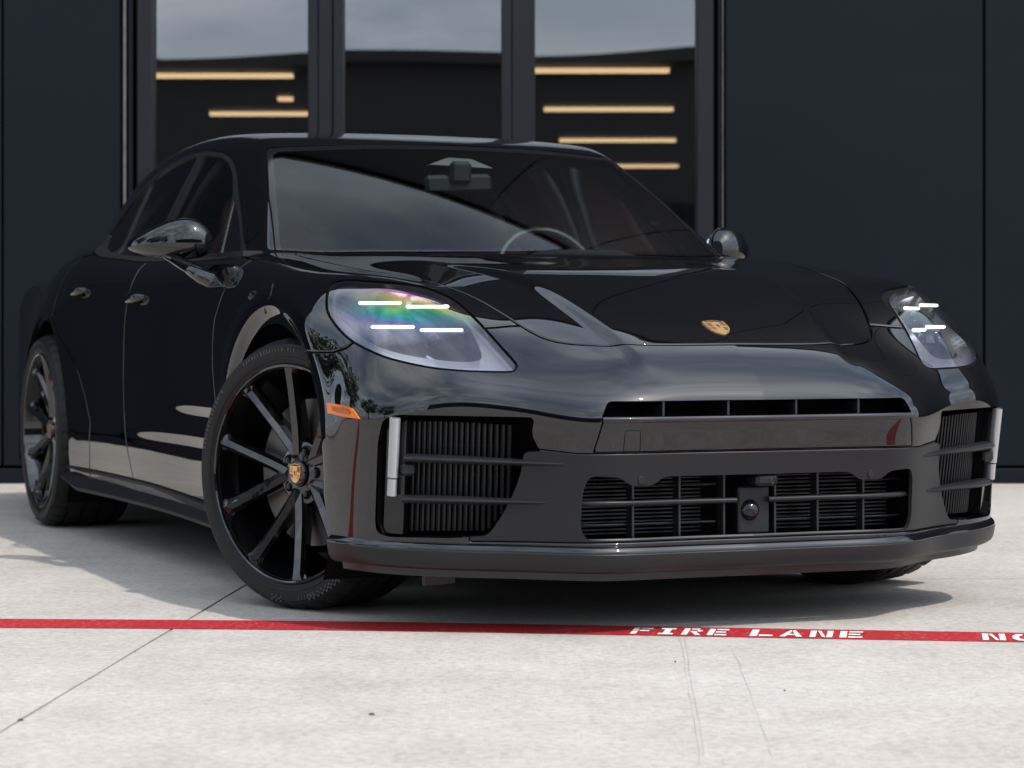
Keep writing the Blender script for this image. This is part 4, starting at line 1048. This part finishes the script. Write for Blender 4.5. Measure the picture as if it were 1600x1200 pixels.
def road_paint(name, base, wear):
    m = mat(name, base, .65, spec=.35); nt = m.node_tree; N, L = nt.nodes.new, nt.links.new; b = nt.nodes['Principled BSDF']; g = N('ShaderNodeNewGeometry')
    n = N('ShaderNodeTexNoise'); n.inputs['Scale'].default_value = 75; n.inputs['Detail'].default_value = 8; n.inputs['Roughness'].default_value = .7; L(g.outputs['Position'], n.inputs['Vector'])
    r = N('ShaderNodeValToRGB'); e = r.color_ramp.elements; e[0].position, e[0].color = .33, (*wear, 1); e[1].position, e[1].color = .45, (*base, 1); L(n.outputs['Fac'], r.inputs[0])
    n2 = N('ShaderNodeTexNoise'); n2.inputs['Scale'].default_value = 6; n2.inputs['Detail'].default_value = 5; L(g.outputs['Position'], n2.inputs['Vector'])
    mr = N('ShaderNodeMapRange'); mr.inputs['To Min'].default_value = .78; mr.inputs['To Max'].default_value = 1.18; L(n2.outputs['Fac'], mr.inputs['Value'])
    v = N('ShaderNodeVectorMath'); v.operation = 'SCALE'; L(r.outputs[0], v.inputs[0]); L(mr.outputs[0], v.inputs['Scale']); L(v.outputs[0], b.inputs['Base Color'])
    return m
M['concrete'] = concrete_mat(); M['joint'] = mat("joint_filler", (.05, .045, .04), .9)
M['red_paint'] = road_paint("red_road_paint", (.36, .010, .014), (.42, .20, .18)); M['white_paint'] = road_paint("white_road_paint", (.80, .80, .78), (.60, .33, .32))
ground = mesh_obj("ground", [(-400, -400, -.035), (400, -400, -.035), (400, 400, -.035), (-400, 400, -.035)], [(0, 1, 2, 3)], M['concrete']); tag(ground, kind="structure")
filler = mesh_obj("joint_filler", [(-40, -34, -.012), (40, -34, -.012), (40, 12.2, -.012), (-40, 12.2, -.012)], [(0, 1, 2, 3)], M['joint'], ground)
JS = .0664
def slab(k, y0, y1, g0=.0035):
    X = lambda q, y: -.849 + JS * (y - 6.113) + q * 4.6
    P = []
    steps = 60 if k in (-1, 0) else 1
    random.seed(k * 7 + 3)
    L_ = [(X(k, y) + g0 + (random.uniform(-.0012, .0012) if steps > 1 else 0), y) for y in np.linspace(y0 + .003, y1 - .003, steps + 1)]
    R_ = [(X(k + 1, y) - g0 + (random.uniform(-.0012, .0012) if steps > 1 else 0), y) for y in np.linspace(y1 - .003, y0 + .003, steps + 1)]
    ring = L_ + R_; n = len(ring); V = [(x, y, 0) for x, y in ring] + [(x, y, -.03) for x, y in ring]
    F = [tuple(range(n))[::-1]] + [(i, (i + 1) % n, n + (i + 1) % n, n + i) for i in range(n)]
    o = mesh_obj("concrete_slab", V, F, M['concrete'], ground)
    o.data.flip_normals() if o.data.polygons[0].normal.z < 0 else None
    return o
near = None
for k in range(-8, 8):
    if k == 0:
        near = slab(k, 1.2, 7.37); slab(k, 7.37, 12.2); slab(k, -16, 1.2); slab(k, -34, -16)
    else:
        slab(k, 1.2, 12.2); slab(k, -16, 1.2); slab(k, -34, -16)
def gpt(u, v):
    Y = CAM_H * FPX / (v - HZ); return ((u - 800) / FPX * Y, Y)
def ribbon(P, w, z, name, m, parent):
    P = [Vector((*p, z)) for p in P]; V, F = [], []
    for i, p in enumerate(P):
        t = (P[min(i + 1, len(P) - 1)] - P[max(i - 1, 0)]).normalized(); n_ = Vector((-t.y, t.x, 0)); ww = w * (.4 + random.random())
        V += [tuple(p + n_ * ww), tuple(p - n_ * ww)]
    for i in range(len(P) - 1): F.append((2 * i, 2 * i + 1, 2 * i + 3, 2 * i + 2))
    return mesh_obj(name, V, F, m, parent)
random.seed(5)
M['crack'] = mat("hairline_crack", (.37, .345, .315), .95)
for pts in ([(1060, 995), (1066, 1015), (1071, 1045), (1076, 1085), (1086, 1130), (1093, 1180), (1094, 1200)], [(1068, 995), (1073, 1020), (1079, 1060), (1087, 1095), (1097, 1150), (1101, 1200)], [(1142, 1010), (1154, 1035), (1168, 1075), (1180, 1105), (1190, 1135), (1200, 1165), (1211, 1195)]):
    Q = []
    for a, b in zip(pts[:-1], pts[1:]):
        for t in (0, .33, .66): p = gpt(a[0] + (b[0] - a[0]) * t, a[1] + (b[1] - a[1]) * t); Q.append((p[0] + random.uniform(-.002, .002), p[1]))
    ribbon(Q, .00042, .0012, "crack", M['crack'], near)
for u, v, r in ((1055, 1035, .003), (581, 1117, .006), (1226, 1080, .002), (32, 1126, .007)):   # grit and a dried leaf scrap on the slab
    p = gpt(u, v); c = MB(); n = 7; ring = [(p[0] + r * math.cos(2 * math.pi * j / n) * random.uniform(.7, 1.3), p[1] + r * math.sin(2 * math.pi * j / n) * random.uniform(.7, 1.3)) for j in range(n)]
    c.prism([(x, y, .0005) for x, y in ring], [(p[0] + (x - p[0]) * .6, p[1] + (y - p[1]) * .6, .0035) for x, y in ring]).obj("grit", M['joint'], near)
# red stripe with stencilled letters
e1 = Vector((1, -.117, 0)).normalized(); e2 = Vector((.117, 1, 0)).normalized(); o0 = Vector((0, 6.176, 0))
SC = curve1([-3.5, -1.3, -.322, .41, 1.24, 3.0], [6.39, 6.255, 6.188, 6.086, 5.967, 5.72])
def stripe_piece(x0, x1, z):
    n = max(2, int((x1 - x0) / .05)); A, B = [], []
    for i in range(n + 1):
        x = x0 + (x1 - x0) * i / n
        yc = float(SC(np.array([x]))[0]); A.append(Vector((x, yc + .093 + random.uniform(-.0012, .0012), 0))); B.append(Vector((x, yc - .093 + random.uniform(-.0012, .0012), 0)))
    V = [(p.x, p.y, z) for p in A + B]; m = n + 1
    return V, [(i, m + i, m + i + 1, i + 1) for i in range(n)]
V, F = stripe_piece(-14, 14, .0012)
stripe = mesh_obj("red_stripe", V, F, M['red_paint'])
tag(stripe, kind="structure")
rect = lambda a, b, c, d: [(a, b), (c, b), (c, d), (a, d)]
GL = {'F': [rect(0, 0, .30, .44), rect(0, .52, .30, 1), rect(.38, .80, 1, 1), rect(.38, .44, .86, .62)],
      'I': [rect(.12, 0, .88, .2), rect(.33, .2, .67, .8), rect(.12, .8, .88, 1)],
      'R': [rect(0, 0, .30, 1), rect(.38, .82, .80, 1), [(.72, .82), (1, .72), (1, .6), (.8, .48), (.72, .6)], rect(.38, .44, .72, .60), [(.46, .42), (.72, .42), (1, 0), (.72, 0)]],
      'E': [rect(0, 0, .30, 1), rect(.38, .82, 1, 1), rect(.38, .42, .90, .60), rect(.38, 0, 1, .18)],
      'L': [rect(0, 0, .32, 1), rect(.40, 0, 1, .22)],
      'A': [[(0, 0), (.26, 0), (.48, .78), (.46, 1), (.38, 1)], [(.74, 0), (1, 0), (.62, 1), (.54, 1), (.52, .78)], rect(.34, .24, .66, .40)],
      'N': [rect(0, 0, .26, 1), rect(.74, 0, 1, 1), [(.30, .98), (.44, .98), (.70, .02), (.56, .02)]],
      'O': [[(.45, 0), (.2, .03), (0, .3), (0, .7), (.2, .97), (.45, 1), (.45, .8), (.3, .72), (.27, .5), (.3, .28), (.45, .2)], [(.55, 0), (.8, .03), (1, .3), (1, .7), (.8, .97), (.55, 1), (.55, .8), (.7, .72), (.73, .5), (.7, .28), (.55, .2)]],
      'P': [rect(0, 0, .30, 1), rect(.38, .82, .80, 1), [(.72, .82), (1, .72), (1, .6), (.8, .48), (.72, .6)], rect(.38, .44, .72, .60)],
      'K': [rect(0, 0, .28, 1), [(.36, .5), (.7, 1), (1, 1), (.6, .5)], [(.36, .46), (.6, .46), (1, 0), (.7, 0)]],
      'G': [[(.95, .8), (.8, 1), (.3, 1), (0, .7), (0, .3), (.3, 0), (.45, 0), (.45, .2), (.3, .3), (.3, .7), (.45, .8)], rect(.55, 0, 1, .45)]}
def word(txt, x0, x1):
    n = len(txt); pitch = (x1 - x0) / (n - .25)
    for i, ch in enumerate(txt):
        k = MB()
        for P in GL[ch]:
            b = len(k.V)
            for px, py in P:
                qx = x0 + i * pitch + px * pitch * .76; q = Vector((qx + .02 * py, float(SC(np.array([qx]))[0]) - .072 + py * .122, 0)); k.V.append((q.x, q.y, .0023))
            k.F.append(tuple(range(b, b + len(P))))
        k.obj("painted_letter", M['white_paint'], stripe)
word("FIRE", .288, .520); word("LANE", .577, .845); word("NO", 1.130, 1.255); word("PARKING", 1.315, 1.74)

# ------------------------------------------------------------------ showroom building behind the car
WY = 11.87
ux = lambda u: (u - 800) / FPX * WY
def panel_mat():
    m = mat("dark_metal_panel", (.006, .008, .012), .36, 0, 0, spec=.13); nt = m.node_tree; N, L = nt.nodes.new, nt.links.new; b = nt.nodes['Principled BSDF']; g = N('ShaderNodeNewGeometry')
    n = N('ShaderNodeTexNoise'); n.inputs['Scale'].default_value = 1.2; n.inputs['Detail'].default_value = 6; L(g.outputs['Position'], n.inputs['Vector'])
    r = N('ShaderNodeMapRange'); r.inputs['To Min'].default_value = .30; r.inputs['To Max'].default_value = .46; L(n.outputs['Fac'], r.inputs['Value']); L(r.outputs[0], b.inputs['Roughness'])
    n2 = N('ShaderNodeTexNoise'); n2.inputs['Scale'].default_value = .8; n2.inputs['Detail'].default_value = 3; L(g.outputs['Position'], n2.inputs['Vector'])
    bp = N('ShaderNodeBump'); bp.inputs['Strength'].default_value = .25; bp.inputs['Distance'].default_value = .02; L(n2.outputs['Fac'], bp.inputs['Height']); L(bp.outputs[0], b.inputs['Normal'])
    mp = N('ShaderNodeMapping'); mp.inputs['Scale'].default_value = (2.0, 1, 6); L(g.outputs['Position'], mp.inputs[0])
    n3 = N('ShaderNodeTexNoise'); n3.inputs['Scale'].default_value = 1.0; n3.inputs['Detail'].default_value = 6; L(mp.outputs[0], n3.inputs['Vector'])
    cr = N('ShaderNodeValToRGB'); e = cr.color_ramp.elements; e[0].position, e[0].color = .60, (.0062, .0082, .0125, 1); e[1].position, e[1].color = .85, (.0085, .0105, .0150, 1); L(n3.outputs['Fac'], cr.inputs[0]); L(cr.outputs[0], b.inputs['Base Color'])
    return m
M['panel'] = panel_mat(); M['frame'] = mat("dark_anodised_frame", (.0075, .0085, .011), .42, .0, spec=.3, noise=(3, .15)); M['flash'] = mat("bare_metal_edge", (.13, .13, .13), .45, .3, noise=(20, .5))
M['pane'] = glass_mat("coated_window_glass", (.50, .50, .48), .235); M['room'] = mat("dark_room", (.03, .029, .027), .7); M['room_floor'] = mat("showroom_floor", (.03, .03, .03), .35)
M['tube'] = mat("lit_ceiling_light", (.9, .8, .6), .5, emit=(1.0, .70, .38), estr=1.5)
bld = empty("showroom_building", (0, WY, 0)); tag(bld, "dark grey metal panelled showroom with tall glass windows behind the car", "building")
BH = 7.05
def bx(x0, x1, y0, y1, z0, z1, name, m, parent=None, bev=.004):
    return MB().box(((x0 + x1) / 2, (y0 + y1) / 2, (z0 + z1) / 2), (x1 - x0, y1 - y0, z1 - z0), bev=bev).obj(name, m, parent or bld)
xl, xr = ux(190), ux(1131)
WT = 3.0
edges_r = [xr + .004] + [ux(1538) + 1.255 * i for i in range(13)]; edges_l = [xl - .004, ux(3)] + [ux(3) - 1.255 * i for i in range(1, 7)]
for a, b in zip(edges_r[:-1], edges_r[1:]): bx(a + .004, b - .006, 0, .08, .085, BH, "wall_panel", M['panel'])
for a, b in zip(edges_l[:-1], edges_l[1:]): bx(b + .006, a - .004, 0, .08, .085, BH, "wall_panel", M['panel'])
bx(xl, xr, 0, .08, WT + .01, BH, "wall_panel", M['panel'])
bx(edges_l[-1], edges_r[-1], .05, .10, 0, BH - .02, "wall_backing", M['void'])
# backing must not close the window: built in pieces round it
for o in [o for o in bld.children if o.name.startswith("wall_backing")]: bpy.data.objects.remove(o, do_unlink=True)
for a, b, z0, z1 in ((edges_l[-1], xl - .002, 0, BH), (xr + .002, edges_r[-1], 0, BH), (xl, xr, WT + .02, BH - .01)): bx(a, b, .09, .30, z0, z1, "wall_backing", M['void'], bev=0)
for a, b in ((edges_l[-1], xl - .004), (xr + .004, edges_r[-1])): bx(a, b, -.012, .07, 0, .072, "plinth", M['panel'])
bx(edges_l[-1], edges_r[-1], -.06, .34, BH, BH + .10, "parapet_cap", M['frame'])
# window: jambs, mullions, head, sill, panes
win = empty("window", (0, 0, 0), 0, bld)
def fr(u0, u1, y0, y1, name="frame", m=None): return bx(ux(u0), ux(u1), y0, y1, .06, WT, name, m or M['frame'], win)
fr(192.5, 196.5, -.008, .06, "edge_flashing", M['flash']); fr(200, 207, .0, .09, m=M['panel']); fr(208, 213, .05, .12, m=M['void']); fr(214, 238, -.004, .14)
fr(481, 496, -.004, .14); fr(496.6, 520, .006, .14); fr(520.6, 536, -.004, .14)
fr(783, 799, -.004, .14); fr(799.6, 836, .003, .14)
fr(1089, 1115, -.004, .14); fr(1116, 1121, .05, .12, m=M['void']); fr(1121.5, 1127, .0, .09, m=M['panel']); fr(1128, 1130, -.006, .06, "edge_flashing", M['flash'])
bx(xl, xr, -.003, .13, 0, .058, "window_sill", M['frame'], win); bx(xl, xr, -.003, .13, WT + .0005, WT + .0095, "window_head", M['frame'], win)
def pane(u0, u1, wob):
    x0, x1 = ux(u0), ux(u1); n, m_ = 24, 40; k = MB()
    for j in range(m_ + 1):
        z = .06 + (WT - .06) * j / m_
        for i in range(n + 1):
            t = i / n; s_ = math.sin(math.pi * t); k.V.append((x0 + (x1 - x0) * t, .075 + wob * s_ * .0009 + .0004 * wob * math.sin(3 * z + 2 * t), z))
    for j in range(m_):
        for i in range(n): a = j * (n + 1) + i; k.F.append((a, a + 1, a + n + 2, a + n + 1))
    return k.obj("window_pane", M['pane'], win, smooth=True, angle=80)
pane(236, 483, 1.0); pane(534, 785, -.8); pane(834, 1091, 1.3)
# room behind the glass
bx(-9, 9, .25, 22, -.02, .03, "room_floor", M['room_floor'], bev=0); bx(-9, 9, .35, 22, 2.80, 2.90, "room_ceiling", M['room'], bev=0); bx(-9, 9, 22, 22.2, 0, 2.8, "room_back_wall", M['room'], bev=0)
for s in (-9.1, 9.0): bx(s, s + .1, .35, 22, 0, 2.8, "room_side_wall", M['room'], bev=0)
bx(-9, 9, .35, .45, 2.9, BH - .1, "room_bulkhead", M['room'], bev=0)
bx(-9, 9, .30, 22, BH - .12, BH - .02, "roof_deck", M['room'], bev=0)
for x in (-3.05, -1.35, 3.4): bx(x, x + .22, 12.0, 12.3, .03, 2.8, "room_column", M['room'], bev=0)
def tube_light(u0, u1, v, uc0=None):
    D = 2.0 * FPX / (HZ - v); z = CAM_H + 2.0; x0, x1 = (u0 - 800) / FPX * D, (u1 - 800) / FPX * D
    o = bx(x0, x1, D - WY - .04, D - WY + .04, z, z + .036, "ceiling_light", M['tube'], bev=.006)
    bx(x0 - .01, x1 + .01, D - WY + .042, D - WY + .10, z - .005, z + .045, "light_housing", M['room'], o)
for a in ((160, 458, 122), (328, 505, 181), (812, 1046, 114), (850, 1052, 174), (874, 1056, 222), (900, 1060, 262), (434, 458, 158)): tube_light(*a)

# ------------------------------------------------------------------ what stands across the yard (seen only as reflections)
M['far_wall'] = mat("far_dark_cladding", (.022, .022, .024), .6, noise=(.5, .3)); M['far_glass'] = mat("far_window", (.02, .025, .03), .08)
far = empty("workshop_building", (0, -25, 0)); tag(far, "long low dark workshop across the yard, mirrored in the showroom windows", "building")
MB().box((4, -4, 3.0), (46, 8, 6.0)).obj("wall", M['far_wall'], far)
MB().prism([(-19.5, .4, 5.72), (27.5, .4, 6.3), (27.5, .4, 6.55), (-19.5, .4, 5.95)], [(-19.5, -8.2, 5.72), (27.5, -8.2, 6.3), (27.5, -8.2, 6.55), (-19.5, -8.2, 5.95)]).obj("roof", M['far_wall'], far)
for i in range(9):
    f_ = MB().box((-16 + i * 4.6, .06, 2.0), (3.2, .1, 2.6)).obj("window", M['far_glass'], far)
    for q in (-.8, 0, .8): MB().box((-16 + i * 4.6 + q, .13, 2.0), (.07, .05, 2.6)).obj("window_bar", M['frame'], f_)
M['bark'] = mat("bark", (.06, .045, .03), .9, noise=(8, .3), bump=(30, .5, .02))
def leaf_mat():
    m = mat("foliage", (.05, .085, .028), .55); nt = m.node_tree; N, L = nt.nodes.new, nt.links.new; b = nt.nodes['Principled BSDF']; tc = N('ShaderNodeTexCoord')
    n = N('ShaderNodeTexNoise'); n.inputs['Scale'].default_value = 1.5; L(tc.outputs['Object'], n.inputs['Vector']); r = N('ShaderNodeValToRGB'); e = r.color_ramp.elements
    e[0].position, e[0].color = .35, (.035, .065, .022, 1); e[1].position, e[1].color = .68, (.08, .115, .04, 1); L(n.outputs['Fac'], r.inputs[0]); L(r.outputs[0], b.inputs['Base Color']); return m
M['leaf'] = leaf_mat()
def tree(x, y, h, r, seed, label):
    random.seed(seed); root = empty("yard_tree", (x, y, 0)); tag(root, label, "tree", "trees across the yard")
    k = MB(); k.tube([(0, 0, -.05), (.05, .03, h * .2), (-.04, .06, h * .42), (.02, 0, h * .7)], [.2, .16, .12, .04], 9)
    for i in range(9):
        a = i * 2.4; z = h * (.28 + .04 * i); l = r * random.uniform(.6, .95); k.tube([(0, 0, z), (l * .5 * math.cos(a), l * .5 * math.sin(a), z + h * .1), (l * math.cos(a), l * math.sin(a), z + h * .2)], [.07, .045, .015], 6)
    k.obj("trunk", M['bark'], root, smooth=True)
    c = MB(); clumps = []
    for i in range(46):
        u, v = random.uniform(-1, 1), random.uniform(0, 2 * math.pi); q = (1 - u * u) ** .5; rr = random.uniform(.45, 1) ** .6
        clumps.append((r * rr * q * math.cos(v), r * rr * q * math.sin(v), h * .64 + u * rr * h * .36, random.uniform(.22, .42) * r))
    for cx_, cy_, cz, cr in clumps:
        for i in range(75):
            d = Vector((random.gauss(0, 1), random.gauss(0, 1), random.gauss(0, .8))).normalized() * cr * random.uniform(.4, 1.05); p = Vector((cx_, cy_, cz)) + d
            a = Vector((random.gauss(0, 1), random.gauss(0, 1), random.gauss(0, 1))).normalized(); b = a.cross(Vector((random.random(), random.random(), random.random() + .1))).normalized(); s_ = random.uniform(.12, .24)
            c.add([p - a * s_, p + b * s_ * .5, p + a * s_, p - b * s_ * .5], [(0, 1, 2, 3)])
    c.obj("crown", M['leaf'], root)
tree(-12.8, 9.6, 6.6, 2.5, 1, "broad tree past the left end of the showroom, mirrored in the car's front corner")
tree(-15.5, 3.5, 6.2, 2.6, 2, "tree at the left edge of the yard, mirrored on the bumper")
tree(-17.5, -3.5, 7.0, 2.8, 3, "tallest tree at the left edge of the yard, behind the camera")
tree(-8.6, -35.0, 6.75, 2.6, 4, "tree whose top shows over the workshop roof in the left window pane")
